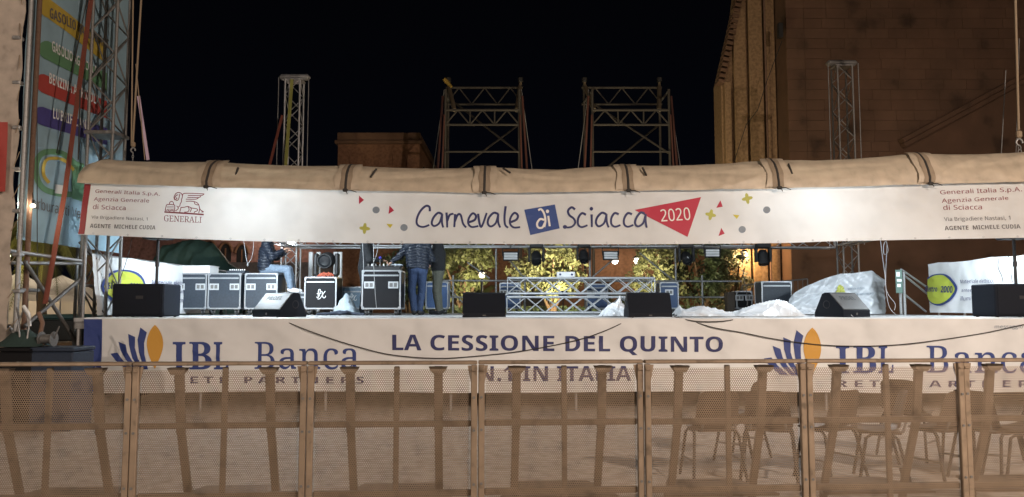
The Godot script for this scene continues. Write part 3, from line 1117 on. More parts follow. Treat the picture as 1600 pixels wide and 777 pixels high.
func stage():
	var t := thing("stage", "raised event stage on steel legs behind the lettered front banner", "stage", Vector3(0.95, 0, -16.05))
	var nx := 8
	var nzz := 5
	var pw := 15.0 / nx
	var pd := 9.1 / nzz
	var m := MB.new()
	m.bx(Vector3.ZERO, Vector3(pw - 0.008, 0.06, pd - 0.008), 0.004)
	var pm := m.mesh()
	for i in nx:
		for j in nzz:
			part(t, "deck_panel", pm, M.plank, Transform3D(Basis(), Vector3(-7.5 + (i + 0.5) * pw, S - 0.03, 4.55 - (j + 0.5) * pd)))
	m = MB.new()
	m.bx(Vector3.ZERO, Vector3(15.0, 0.1, 0.05), 0.004)
	var em := m.mesh()
	for j in nzz + 1:
		part(t, "beam", em, M.galv, Transform3D(Basis(), Vector3(0, S - 0.115, 4.5 - j * (9.0 / nzz))))
	for i in nx + 1:
		for j in nzz + 1:
			var x := -7.44 + i * (14.88 / nx)
			var z := 4.5 - j * (9.0 / nzz)
			bar(t, "leg", Vector3(x, 0, z), Vector3(x, S - 0.165, z), 0.024, M.galv)
	m = MB.new()
	m.bx(Vector3(0, (S - 0.2) / 2, -4.45), Vector3(14.8, S - 0.2, 0.01))
	m.bx(Vector3(-7.35, (S - 0.2) / 2, 0.0), Vector3(0.01, S - 0.2, 8.8))
	m.bx(Vector3(7.35, (S - 0.2) / 2, 0.0), Vector3(0.01, S - 0.2, 8.8))
	part(t, "skirt", m, M.curtain)
	# railing along the back and at the corner stairs
	t = thing("stage_railing", "grey scaffold tube railing along the back edge of the stage", "railing", Vector3(0, S, -20.4))
	for px in [690.0, 708.0, 775.0, 820.0, 922.0, 1056.0, 1097.0]:
		var x := gx(px, 20.4, 2.4)
		bar(t, "post", Vector3(x, -0.3, 0), Vector3(x, 1.75 if px in [775.0, 922.0, 1056.0] else 1.0, 0), 0.028, M.galv)
	var x0 := gx(688, 20.4, 2.4)
	var x1 := gx(1158, 20.4, 2.4)
	bar(t, "rail", Vector3(x0, 0.86, 0.04), Vector3(x1, 0.84, 0.04), 0.026, M.galv)
	bar(t, "rail", Vector3(x0, 0.42, 0.04), Vector3(x1, 0.42, 0.04), 0.024, M.galv)
	for q in [[690, 440, 730, 480], [730, 410, 765, 435], [918, 440, 965, 400], [1055, 440, 1000, 395], [795, 405, 822, 438]]:
		var a := at(q[0], q[1], 20.4) - t.position
		var b := at(q[2], q[3], 20.4) - t.position
		bar(t, "diagonal", a + Vector3(0, 0, -0.06), b + Vector3(0, 0, -0.06), 0.022, M.galv)
	# stairs railing by the church
	t = thing("stair_railing", "galvanised stair handrail with a green and white sign plate", "railing", Vector3(0, 0, 0))
	for q in [[1406, 425, 1406, 496], [1412, 425, 1412, 496]]:
		bar(t, "post", at(q[0], q[1], 15.2), Vector3(at(q[0], q[1], 15.2).x, S, -15.2), 0.028, M.galv)
	for q in [[1408, 421, 1450, 450, 15.2, 15.6], [1412, 459, 1447, 487, 15.2, 15.6], [1415, 432, 1450, 460, 15.25, 15.65]]:
		bar(t, "handrail", at(q[0], q[1], q[4]), at(q[2], q[3], q[5]), 0.022, M.galv)
	m = MB.new()
	var sp := at(1405, 440, 15.12)
	m.bx(sp, Vector3(0.13, 0.46, 0.02), 0.004)
	var pl := part(t, "sign_plate", m, mat(0.10, 0.17, 0.14, 0.5))
	m = MB.new()
	for k in [[-0.02, 0.14, 0.07, 0.09], [0.0, 0.02, 0.09, 0.05], [-0.01, -0.08, 0.07, 0.06]]:
		m.bx(sp + Vector3(k[0], k[1], 0.013), Vector3(k[2], k[3], 0.004))
	part(pl, "sign_mark", m, M.white)
	# crowd fence behind, by the church recess
	t = thing("crowd_fence", "dark tube crowd fence in front of the church recess", "fence", Vector3(0, 0, 0))
	var fa := at(1160, 446, 22.0)
	var fb := at(1262, 436, 21.0)
	bar(t, "rail", fa, fb, 0.02, M.steel)
	bar(t, "rail", Vector3(fa.x, 1.1, fa.z), Vector3(fb.x, 1.1, fb.z), 0.02, M.steel)
	for k in 15:
		var p := fa.lerp(fb, k / 14.0)
		bar(t, "upright", Vector3(p.x, 0.0 if k % 7 == 0 else 1.1, p.z), p, 0.010 if k % 7 else 0.02, M.steel)


const TOP := [[100, 262], [122, 285], [135, 268], [150, 256], [170, 249], [340, 253], [545, 259], [757, 262], [870, 262], [975, 259], [1210, 251], [1430, 241], [1600, 236], [1720, 234]]
const MID := [[100, 286], [125, 288], [330, 295], [545, 300], [757, 304], [975, 301], [1210, 297], [1445, 290], [1600, 286], [1720, 284]]
const LOW := [[100, 364], [120, 366], [260, 372], [400, 377], [560, 380], [800, 381.5], [1000, 382], [1220, 380], [1300, 377], [1600, 371.5], [1720, 370]]

func roof():
	var t := thing("canopy", "beige rolled tarpaulin canopy over the stage front with dark lacing", "canopy")
	var edge := [122.0, 325.0, 541.0, 757.0, 981.0, 1215.0, 1450.0, 1690.0]
	for i in edge.size() - 1:
		var m := MB.new()
		var ox: float = i * 7.3
		var f := func(u: float, v: float) -> Vector3:
			var px := lerpf(edge[i], edge[i + 1], u)
			var pb := at(px, lut(MID, px) - 1.5, 11.56)
			var pt: float = CX + (px - CX) * 11.56 / 12.0
			var yt := at(pt, lut(TOP, pt), 12.02).y
			var a := minf(v / 0.8, 1.0) * PI / 2
			var sag := sin(PI * u)
			var y: float = pb.y + (maxf(yt, pb.y + 0.1) - pb.y) * sin(a) - 0.035 * sag * sin(a)
			var dd := 11.52 + 0.52 * (1.0 - cos(a)) + 0.04 * sag * sin(a * 2.0)
			var ed := pow(absf(u - 0.5) * 2.0, 5.0)
			var wr := 0.014 * nz.get_noise_2d(pb.x * 0.8 + ox, v * 1.6) + 0.007 * nz.get_noise_2d(pb.x * 0.9 + ox, v * 5.0 + pb.x * 1.3) + ed * 0.02 * absf(nz.get_noise_2d(pb.x * 5.0 + v * 6.0, v * 3.0 + ox))
			var cr := 0.018 * exp(-pow((v - 0.30 - 0.06 * sin(pb.x * 1.7 + i)) / 0.05, 2.0)) * sag
			wr -= 0.014 * creases(u, v, i + 3, 9, 0.03)
			dd += cr + wr
			if v > 0.8:
				dd += (v - 0.8) / 0.2 * 0.6
				y -= (v - 0.8) * 0.25
			return Vector3(pb.x, y - wr * 0.4, -dd)
		m.grid(f, 40, 36)
		part(t, "canopy_panel", m, M.tarp)
		if i == 0: continue
		# lacing over the seam
		var e: float = edge[i]
		var ribm := MB.new()
		var flap := MB.new()
		var rp := []
		for k in 13:
			var p: Vector3 = f.call(0.0, k / 12.0 * 0.85)
			rp.append(p + Vector3(0, 0.012, 0.02))
		ribm.grid(func(u: float, v: float) -> Vector3:
			var q: Vector3 = rp[int(round(v * 12.0))]
			return q + Vector3((u - 0.5) * 0.055, 0.012 * sin(PI * u), 0.022 * sin(PI * u)), 6, 12)
		part(t, "seam_lacing", ribm, M.strap)
		flap.grid(func(u: float, v: float) -> Vector3:
			var q: Vector3 = rp[int(round(v * 10.0))]
			return q + Vector3(lerpf(-0.17, 0.19, u) + 0.02 * sin(v * 9 + i), 0.003 + 0.006 * sin(u * 9.0), -0.004 + 0.005 * sin(v * 12.0)), 12, 10)
		part(t, "seam_flap", flap, M.tarp)
		var band := MB.new()
		band.grid(func(u: float, v: float) -> Vector3:
			var q: Vector3 = rp[int(round(v * 11.0))]
			return q + Vector3(lerpf(-0.085, 0.085, u) + 0.008 * sin(v * 14.0 + i * 2.0), 0.007 + 0.004 * sin(u * 7.0), 0.004 + 0.006 * sin(PI * u)), 8, 11)
		part(t, "seam_band", band, M.tarp_dark)
		var kn := MB.new()
		var kp: Vector3 = rp[0] + Vector3(0.0, -0.01, 0.03)
		kn.bx(kp, Vector3(0.075, 0.05, 0.04), 0.012)
		kn.sweep([kp, kp + Vector3(0.09, -0.005, 0.02), kp + Vector3(0.17, -0.03, 0.0)], [0.008, 0.007, 0.005], 5)
		kn.sweep([kp, kp + Vector3(0.03, -0.04, 0.02), kp + Vector3(0.035, -0.06, 0.02)], [0.007, 0.007, 0.005], 5)
		part(t, "lashing_knot", kn, M.strap)
	for q in [[372, 262, 366, 280], [588, 264, 579, 277], [786, 263, 797, 270], [1004, 262, 1010, 274], [1232, 256, 1238, 272]]:
		var sm := MB.new()
		sm.tube(at(q[0], q[1], 11.66), at(q[2], q[3], 11.58), 0.016, 0.016, 6)
		part(t, "loose_strap", sm, M.strap)
	# roof sheet behind the roll
	var r := MB.new()
	r.grid(func(u: float, v: float) -> Vector3:
		var px := lerpf(150.0, 1690.0, u)
		var x := at(px, 280, 11.5).x
		var pt: float = CX + (px - CX) * 11.56 / 12.0
		var y0: float = at(pt, lut(TOP, pt), 12.02).y - 0.09
		return Vector3(x, y0 - 0.03 * v + 0.12 * sin(PI * v) - 0.02 * absf(sin(u * 21.0)), lerpf(-12.4, -20.7, v)), 60, 16)
	part(t, "roof_sheet", r, M.rooftarp)

	t = thing("roof_truss", "aluminium roof truss frame carrying the hanging stage lights", "truss")
	truss(t, Vector3(-6.3, 3.42, -12.1), Vector3(8.5, 3.42, -12.1), 0.3, 0.5, 0.025, 0.012, M.alu)
	truss(t, Vector3(-6.1, 3.32, -20.3), Vector3(8.5, 3.26, -20.3), 0.34, 0.5, 0.026, 0.012, M.alu)
	truss(t, Vector3(-6.3, 3.38, -12.3), Vector3(-5.95, 3.3, -20.1), 0.3, 0.6, 0.025, 0.012, M.alu)
	truss(t, Vector3(8.6, 3.38, -12.3), Vector3(8.7, 3.3, -20.1), 0.3, 0.6, 0.025, 0.012, M.alu)
	for px in [545.0, 757.0, 981.0, 1215.0]:
		var x := gx(px, 11.5, 3.3)
		bar(t, "rafter", Vector3(x, 3.45, -12.3), Vector3(x, 3.46, -20.3), 0.035, M.alu)
	bar(t, "lighting_bar", at(470, 388, 19.9), at(1190, 384, 19.9), 0.027, M.alu)

	# corner towers
	var spec := [["lift_tower", "white lattice lift tower at the back of the stage with a yellow strap", 457.0, 121.0, 20.6, 0.40],
		["lift_tower", "lattice lift tower in front of the church wall", 1321.0, 99.0, 20.6, 0.40]]
	for s in spec:
		var top := at(s[2], s[3], s[4])
		var bx := gx(s[2], s[4], 5.0)
		var tw := thing(s[0], s[1], "truss tower", Vector3(bx, 0, -s[4]), 0.0, "lift towers of the stage roof")
		truss(tw, Vector3(0, 0.15, 0), Vector3(0, top.y - 0.12, 0), s[5], 0.4, 0.027, 0.013, M.alu if s[2] < 800.0 else M.tower_dull)
		var m := MB.new()
		m.bx(Vector3(0, top.y, 0), Vector3(0.84, 0.15, 0.22), 0.06)
		m.bx(Vector3(0, top.y - 0.1, 0), Vector3(0.5, 0.06, 0.42), 0.02)
		part(tw, "pulley_head", m, M.alu if s[2] < 800.0 else M.tower_dull)
		m = MB.new()
		m.bx(Vector3(0, 0.075, 0), Vector3(0.9, 0.15, 0.9), 0.02)
		part(tw, "base_plate", m, M.steel)
		for sx in [-0.41, 0.41]:
			bar(tw, "hoist_cable", Vector3(sx, 3.2, 0.1), Vector3(sx, top.y - 0.03, 0.1), 0.013, M.galv)
	flat_strap("yellow ratchet strap on the lattice tower behind the canopy", at(456, 124, 20.25), at(446, 262, 20.25), 0.09, M.yellow_strap)
	flat_strap("red ratchet strap leaning beside the lattice tower behind the canopy", at(441, 180, 20.3), at(420, 262, 20.0), 0.07, M.orange_strap)
	var tw := thing("lift_tower", "lattice lift tower in front of the fuel company banner", "truss tower", Vector3(gx(169, 12.45, 5.0), 0, -12.45), 0.0, "lift towers of the stage roof")
	truss(tw, Vector3(0, 0.15, 0), Vector3(0, 8.6, 0), 0.40, 0.42, 0.027, 0.014, M.tower_dull)
	var bm := MB.new()
	bm.bx(Vector3(0, 0.075, 0), Vector3(0.9, 0.15, 0.9), 0.02)
	part(tw, "base_plate", bm, M.steel)
	var cl := MB.new()
	cl.bx(Vector3(0, 4.35, 0.0), Vector3(0.5, 0.06, 0.5), 0.01)
	part(tw, "sleeve_plate", cl, M.tower_dull)
	tw = thing("lift_tower", "lattice lift tower past the church end of the canopy", "truss tower", Vector3(9.15, 0, -12.45), 0.0, "lift towers of the stage roof")
	truss(tw, Vector3(0, 0.15, 0), Vector3(0, 8.6, 0), 0.40, 0.42, 0.027, 0.014, M.alu)

func flat_strap(label: String, a: Vector3, b: Vector3, w: float, m: Material, called := "ratchet_strap"):
	var mb := MB.new()
	var y := (b - a).normalized()
	var s := y.cross(Vector3.BACK).normalized()
	var z := s.cross(y)
	mb.box(Transform3D(Basis(s, y, z), (a + b) / 2), Vector3(w, (b - a).length(), 0.006))
	return solo(called, mb, m, label, "strap")


func vdepth(py: float) -> float:
	return lerpf(11.60, 11.42, (py - 295.0) / 80.0)

func on_valance(p: Vector2) -> Vector3:
	return val_at(p.x, p.y, 0.007)

func val_at(px: float, py: float, off: float) -> Vector3:
	var q := at(px, py, vdepth(py))
	var w := 0.03 * nz.get_noise_2d(q.x * 0.5 + 40.0, q.y * 0.8) + 0.011 * nz.get_noise_2d(q.x * 1.4 + q.y * 1.2, q.y * 2.0 + 9.0)
	var v := (py - 295.0) / 80.0
	w += 0.006 * exp(-maxf(v, 0.0) * 4.0) * sin(q.x * TAU / 0.31 + sin(q.x * 1.7)) + 0.006 * absf(nz.get_noise_2d(q.x * 1.1 + q.y * 2.6, q.y * 0.6 + 3.0))
	var cx := (q.x + 9.0) / 2.2
	w += 0.014 * sin(PI * fposmod(cx, 1.0)) * creases(fposmod(cx, 1.0), v, int(floor(cx)) + 40, 5, 0.03)
	return q + Vector3(0, 0, w + off)

func valance():
	var t := thing("valance_banner", "long white carnival banner hanging below the stage canopy", "banner")
	var m := MB.new()
	m.grid(func(u: float, v: float) -> Vector3:
		var px0 := lerpf(131.0, 1690.0, u)
		var py := lerpf(lut(MID, px0) - 7.0, lut(LOW, px0), v)
		var px: float = CX + (px0 - CX) * 11.6 / vdepth(py)
		return val_at(px, py, 0.0), 260, 14)
	part(t, "cloth", m, M.vinyl)
	m = MB.new()
	m.grid(func(u: float, v: float) -> Vector3:
		var py := lerpf(288.0, 366.0, v)
		var px0 := lerpf(131.5, 141.0, u)
		return val_at(CX + (px0 - CX) * 11.6 / vdepth(py), py, 0.006), 4, 12)
	part(t, "end_block", m, M.wine)
	var on := on_valance
	# agency text at both ends
	var k := 5.755
	var o := Vector2(120, 235)
	for row in [["Generali Italia S.p.A.", [[168, 348], [748, 378], [745, 420], [163, 392]], M.darkwine, false],
		["Agenzia Generale", [[158, 420], [655, 436], [650, 482], [152, 465]], M.darkwine, false],
		["di Sciacca", [[150, 485], [443, 498], [440, 540], [147, 530]], M.darkwine, false],
		["Via Brigadiere Nastasi, 1", [[134, 585], [636, 603], [633, 640], [128, 622]], M.grey_ink, false],
		["AGENTE  MICHELE CUDIA", [[121, 660], [709, 677], [706, 713], [117, 697]], M.grey_ink, true]]:
		letters(t, row[0], false, row[3], zoomed(row[1], o, k), on, row[2])
	k = 4.0
	o = Vector2(1200, 220)
	for row in [["Generali Italia S.p.A.", [[1070, 310], [1580, 288], [1586, 326], [1074, 346]], M.darkwine, false],
		["Agenzia Generale", [[1080, 362], [1500, 346], [1504, 376], [1086, 398]], M.darkwine, false],
		["di Sciacca", [[1092, 402], [1334, 398], [1338, 430], [1096, 434]], M.darkwine, false],
		["Via Brigadiere Nastasi, 1", [[1099, 478], [1512, 468], [1516, 502], [1104, 510]], M.grey_ink, false],
		["AGENTE  MICHELE CUDIA", [[1102, 534], [1578, 522], [1582, 548], [1106, 560]], M.grey_ink, true]]:
		letters(t, row[0], false, row[3], zoomed(row[1], o, k), on, row[2])
	var ring := MB.new()
	ring.lathe(Transform3D(Basis(Vector3.RIGHT, PI / 2), Vector3.ZERO), [Vector2(0.007, 0.0), Vector2(0.007, 0.005), Vector2(0.016, 0.003), Vector2(0.016, 0.0)], 10)
	var rm := ring.mesh()
	for i in 29:
		var px := 146.0 + i * 53.5
		var py := lut(LOW, px) - 2.5
		part(t, "eyelet", rm, M.alu, Transform3D(Basis(), val_at(px, py, 0.004)))
	for dx in [0.0, 1367.0]:
		lion(t, Vector2(250 + dx, 295 - dx * 0.006), on)
	carnival_title(t, on)
	# confetti
	var zo := Vector2(540, 290)
	for c in [[112, 90], [215, 155], [1548, 90], [1458, 162]]:
		m = MB.new()
		disc(m, Vector2(c[0], c[1]) / 2.353 + zo, 5.7, 5.4, on)
		part(t, "confetti_dot", m, M.slate)
	for c in [[57, 52, 0.0], [168, 90, 0.1], [1378, 72, 0.5], [1384, 173, 0.3]]:
		m = MB.new()
		var p := Vector2(c[0], c[1]) / 2.353 + zo
		fill(m, PackedVector2Array([p + Vector2(-3.5, -6.5).rotated(c[2]), p + Vector2(4.5, 0.5).rotated(c[2]), p + Vector2(-3.5, 7).rotated(c[2])]), on)
		part(t, "confetti_triangle", m, M.crimson)
	for c in [[162, 148, 0.0], [1436, 114, 1.0]]:
		m = MB.new()
		var p := Vector2(c[0], c[1]) / 2.353 + zo
		fill(m, PackedVector2Array([p + Vector2(-5, -3), p + Vector2(5, -2), p + Vector2(1, 4)]), on)
		part(t, "confetti_triangle", m, M.yellow)
	for c in [[70, 158, 0.1], [1342, 108, 0.2], [1477, 48, -0.2]]:
		m = MB.new()
		var p := Vector2(c[0], c[1]) / 2.353 + zo
		var poly := PackedVector2Array()
		for q in 24:
			var a := TAU * q / 24.0
			poly.append(p + Vector2.from_angle(a + c[2]) * (6.4 + 2.4 * cos(a * 4.0)))
		fill(m, poly, on)
		part(t, "confetti_flower", m, M.lime)

func lion(t: Node3D, o: Vector2, on: Callable):
	var m := MB.new()
	var k := 12.95
	for s in [[[370, 372], [402, 350], [412, 310], [440, 265], [440, 230], [452, 195], [462, 145], [438, 100], [385, 80], [330, 105], [300, 150], [290, 185], [302, 235]],
		[[300, 205], [318, 165], [345, 135], [378, 130]], [[310, 215], [345, 242], [378, 222], [398, 165], [412, 110]], [[335, 180], [350, 205], [325, 215]],
		[[462, 150], [490, 102], [640, 98], [890, 105]], [[890, 105], [840, 140], [700, 142], [570, 140]], [[820, 146], [785, 180], [560, 180]],
		[[780, 186], [722, 215], [530, 215]], [[530, 258], [640, 256], [730, 275], [775, 310], [795, 370], [800, 420], [785, 495]],
		[[700, 272], [708, 308], [755, 330], [782, 318]], [[800, 395], [820, 430], [850, 455]], [[830, 440], [880, 470], [840, 472]],
		[[415, 382], [490, 378], [570, 362], [640, 392], [750, 412], [750, 450], [700, 472], [700, 492]],
		[[570, 365], [592, 420], [565, 468], [492, 475]], [[602, 372], [636, 412], [612, 470]], [[430, 380], [412, 430], [398, 482]],
		[[130, 322], [210, 320], [300, 332]], [[300, 332], [296, 400], [286, 462]], [[130, 322], [112, 380], [100, 442]], [[100, 442], [150, 432], [190, 450], [240, 435], [286, 462]],
		[[190, 312], [200, 278], [240, 260], [272, 280], [275, 325]], [[338, 350], [372, 395], [340, 430], [308, 450]]]:
		stroke(m, zoomed(s, o, k), 1.25, on, 4)
	stroke(m, zoomed([[85, 470], [885, 525]], o, k), 2.4, on, 1)
	for y in [355, 385, 415]:
		stroke(m, zoomed([[135, y], [280, y + 6]], o, k), 0.7, on, 1)
	part(t, "lion_emblem", m, M.darkwine)
	letters(t, "GENERALI", true, false, zoomed([[80, 535], [850, 570], [835, 690], [78, 660]], o, k), on, M.darkwine)

func carnival_title(t: Node3D, on: Callable):
	var o := Vector2(640, 300)
	var k := 3.404
	var sets := {
		"C": [[[108, 104], [105, 80], [86, 76], [60, 100], [42, 135], [38, 165], [50, 182], [75, 187], [105, 176]]],
		"a": [[[174, 120], [152, 112], [127, 138], [118, 168], [132, 182], [158, 166], [173, 122]], [[173, 118], [172, 160], [179, 190]]],
		"r": [[[196, 110], [199, 150], [200, 190]], [[200, 155], [213, 124], [234, 116]]],
		"n": [[[242, 118], [238, 188]], [[240, 158], [256, 122], [272, 124], [284, 168], [301, 190]]],
		"e": [[[314, 162], [345, 150], [353, 128], [336, 114], [316, 138], [312, 168], [330, 187], [366, 182]]],
		"v": [[[364, 116], [380, 188], [410, 112]]],
		"a2": [[[472, 118], [447, 112], [422, 138], [416, 168], [432, 184], [458, 166], [471, 122]], [[471, 116], [471, 160], [482, 190]]],
		"l": [[[511, 76], [505, 130], [508, 174], [524, 191]]],
		"e2": [[[536, 162], [568, 148], [576, 126], [558, 112], [538, 136], [534, 168], [553, 189], [588, 188]]],
		"S": [[[880, 94], [862, 82], [843, 100], [850, 124], [872, 142], [880, 164], [866, 184], [842, 190], [820, 187]]],
		"c": [[[938, 122], [916, 114], [897, 140], [896, 174], [915, 188], [946, 178]]],
		"i": [[[968, 120], [969, 188]]],
		"a3": [[[1046, 120], [1022, 112], [997, 138], [991, 168], [1007, 184], [1034, 166], [1046, 122]], [[1046, 118], [1048, 160], [1058, 190]]],
		"c2": [[[1112, 120], [1090, 114], [1073, 140], [1073, 172], [1092, 186], [1121, 177]]],
		"c3": [[[1182, 120], [1160, 114], [1142, 140], [1141, 172], [1160, 186], [1190, 176]]]}
	for s in sets:
		var m := MB.new()
		for st in sets[s]:
			stroke(m, zoomed(st, o, k), 3.7, on, 6, 3.0)
		if s == "i":
			disc(m, Vector2(967, 90) / k + o, 2.7, 3.0, on)
		if s == "S":
			disc(m, Vector2(826, 187) / k + o, 3.4, 3.0, on)
		part(t, "letter", m, M.navy)
	var m := MB.new()
	fill(m, PackedVector2Array(zoomed([[610, 95], [773, 67], [798, 195], [642, 230]], o, k)), on)
	part(t, "blue_square", m, M.blue)
	var over := func(p: Vector2) -> Vector3: return val_at(p.x, p.y, 0.012)
	m = MB.new()
	for st in [[[716, 150], [694, 146], [678, 168], [684, 190], [706, 190], [719, 165]], [[684, 98], [700, 93], [716, 118], [722, 155], [716, 188]]]:
		stroke(m, zoomed(st, o, k), 3.2, over, 6)
	part(t, "letter", m, M.white)
	m = MB.new()
	stroke(m, zoomed([[737, 128], [745, 184]], o, k), 3.2, over, 6)
	disc(m, Vector2(733, 104) / k + o, 2.6, 2.8, over)
	part(t, "letter", m, M.white)
	m = MB.new()
	fill(m, PackedVector2Array(zoomed([[1195, 97], [1550, 28], [1478, 240]], o, k)), on)
	part(t, "red_triangle", m, M.crimson)
	letters(t, "2020", false, false, zoomed([[1330, 95], [1487, 82], [1495, 150], [1338, 160]], o, k), over, M.white, 14.0, true)
	# the last letter runs over the triangle
	m = MB.new()
	for st in [[[1250, 118], [1228, 111], [1206, 138], [1199, 168], [1215, 184], [1242, 166], [1254, 122]], [[1254, 118], [1255, 160], [1261, 191]]]:
		stroke(m, zoomed(st, o, k), 3.7, over, 6, 3.0)
	part(t, "letter", m, M.navy)


func front_at(px: float, py: float, off: float) -> Vector3:
	var q := at(px, py, 11.45)
	var w := 0.016 * nz.get_noise_2d(q.x * 0.7 + 5.0 + q.y * 0.9, q.y * 0.7 - q.x * 0.2) + 0.006 * nz.get_noise_2d(q.x * 1.5 + q.y * 2.2, q.y * 1.5) + 0.012 * absf(nz.get_noise_2d(q.x * 0.55 + q.y * 1.5 + 7.0, q.y * 0.3 - q.x * 0.1))
	var cx := (q.x + 9.0) / 1.9
	w += 0.016 * sin(PI * fposmod(cx, 1.0)) * creases(fposmod(cx, 1.0), (py - 498.0) / 115.0, int(floor(cx)) + 80, 5, 0.03)
	return q + Vector3(0, 0, w + off)

func front_banner():
	var t := thing("stage_banner", "long white bank banner along the stage front with dark blue lettering", "banner")
	var m := MB.new()
	m.grid(func(u: float, v: float) -> Vector3:
		var px := lerpf(131.0, 1700.0, u)
		if v < 0.16:
			var e := front_at(px, 498.0, 0.0)
			return Vector3(e.x, S + 0.006 + 0.004 * sin(px * 0.05), lerpf(-11.62, e.z - 0.02, v / 0.16))
		return front_at(px, lerpf(498.0, 613.0 + 1.5 * sin(px * 0.01), (v - 0.2) / 0.8) if v > 0.2 else 498.0, 0.0), 220, 25)
	part(t, "cloth", m, M.sheeting)
	var on := func(p: Vector2) -> Vector3: return front_at(p.x, p.y, 0.007)
	m = MB.new()
	fill(m, PackedVector2Array([Vector2(131, 499), Vector2(159.5, 499), Vector2(158, 612), Vector2(130, 612)]), on)
	part(t, "end_block", m, M.logo_blue)
	letters(t, "LA CESSIONE DEL QUINTO", false, true, [Vector2(613, 523), Vector2(1129, 526), Vector2(1129, 556), Vector2(613, 553)], on, M.navy, 14.0, true)
	letters(t, "N.1 IN ITALIA", false, true, rect(749, 572, 986, 596), on, M.navy, 14.0, true)
	for s in [[0.0, 0.0, 1.0], [1029.0, 3.0, 1.08]]:
		var o := Vector2(150 + s[0], 500 + s[1])
		if s[0] > 0.0: o = Vector2(1255 - 283 / 3.3, 512 - 28 / 3.3)
		var k: float = 3.556 / s[2]
		m = MB.new()
		var leafp := PackedVector2Array()
		for i in 25:
			var u := i / 24.0
			leafp.append(Vector2(328 + 45 * sin(PI * pow(u, 0.8)), 28 + u * 245) / k + o)
		for i in range(23, 0, -1):
			var u := i / 24.0
			leafp.append(Vector2(328 - 45 * sin(PI * pow(u, 0.8)), 28 + u * 245) / k + o)
		fill(m, leafp, on)
		part(t, "emblem_leaf", m, M.ochre)
		for b in [[[248, 42], [232, 110], [240, 180], [268, 275], [290, 275], [270, 190], [268, 130], [283, 70]],
			[[180, 78], [184, 140], [205, 215], [245, 275], [268, 272], [234, 215], [217, 155], [218, 95]],
			[[125, 122], [138, 170], [170, 225], [220, 275], [245, 275], [200, 225], [175, 180], [165, 138]],
			[[80, 188], [110, 225], [165, 272], [210, 275], [152, 225], [118, 182]]]:
			m = MB.new()
			fill(m, PackedVector2Array(zoomed(b, o, k)), on)
			part(t, "emblem_petal", m, M.logo_blue)
	for s in [[270.0, 357.0, 398.0, 560.0, 534.5], [1306.0, 1396.0, 1448.0, 1622.0, 540.5]]:
		var h := 43.0
		for i in 3:
			var x0 := lerpf(s[0], s[1], [0.0, 0.30, 0.74][i])
			var x1 := lerpf(s[0], s[1], [0.23, 0.70, 1.0][i])
			letters(t, "IBL"[i], true, true, rect(x0, s[4], x1, s[4] + h), on, M.logo_blue)
		letters(t, "Banca", true, false, rect(s[2], s[4], s[3], s[4] + h), on, M.logo_blue, 14.0, true)
		letters(t, "R E T E   P A R T N E R S", false, true, rect(s[0] + 2, s[4] + 54, s[3] + 9, s[4] + 65), on, M.navy, 14.0, true)
	letters(t, "messaggio p", false, false, rect(1554, 507.5, 1606, 515), on, M.slate)


func on_fuel(px: float, py: float, off: float) -> Vector3:
	var q := on_x(px, py, -7.1)
	var w := 0.03 * nz.get_noise_2d(q.z * 0.8, q.y * 0.5)
	return q + Vector3(w + off, 0, 0)

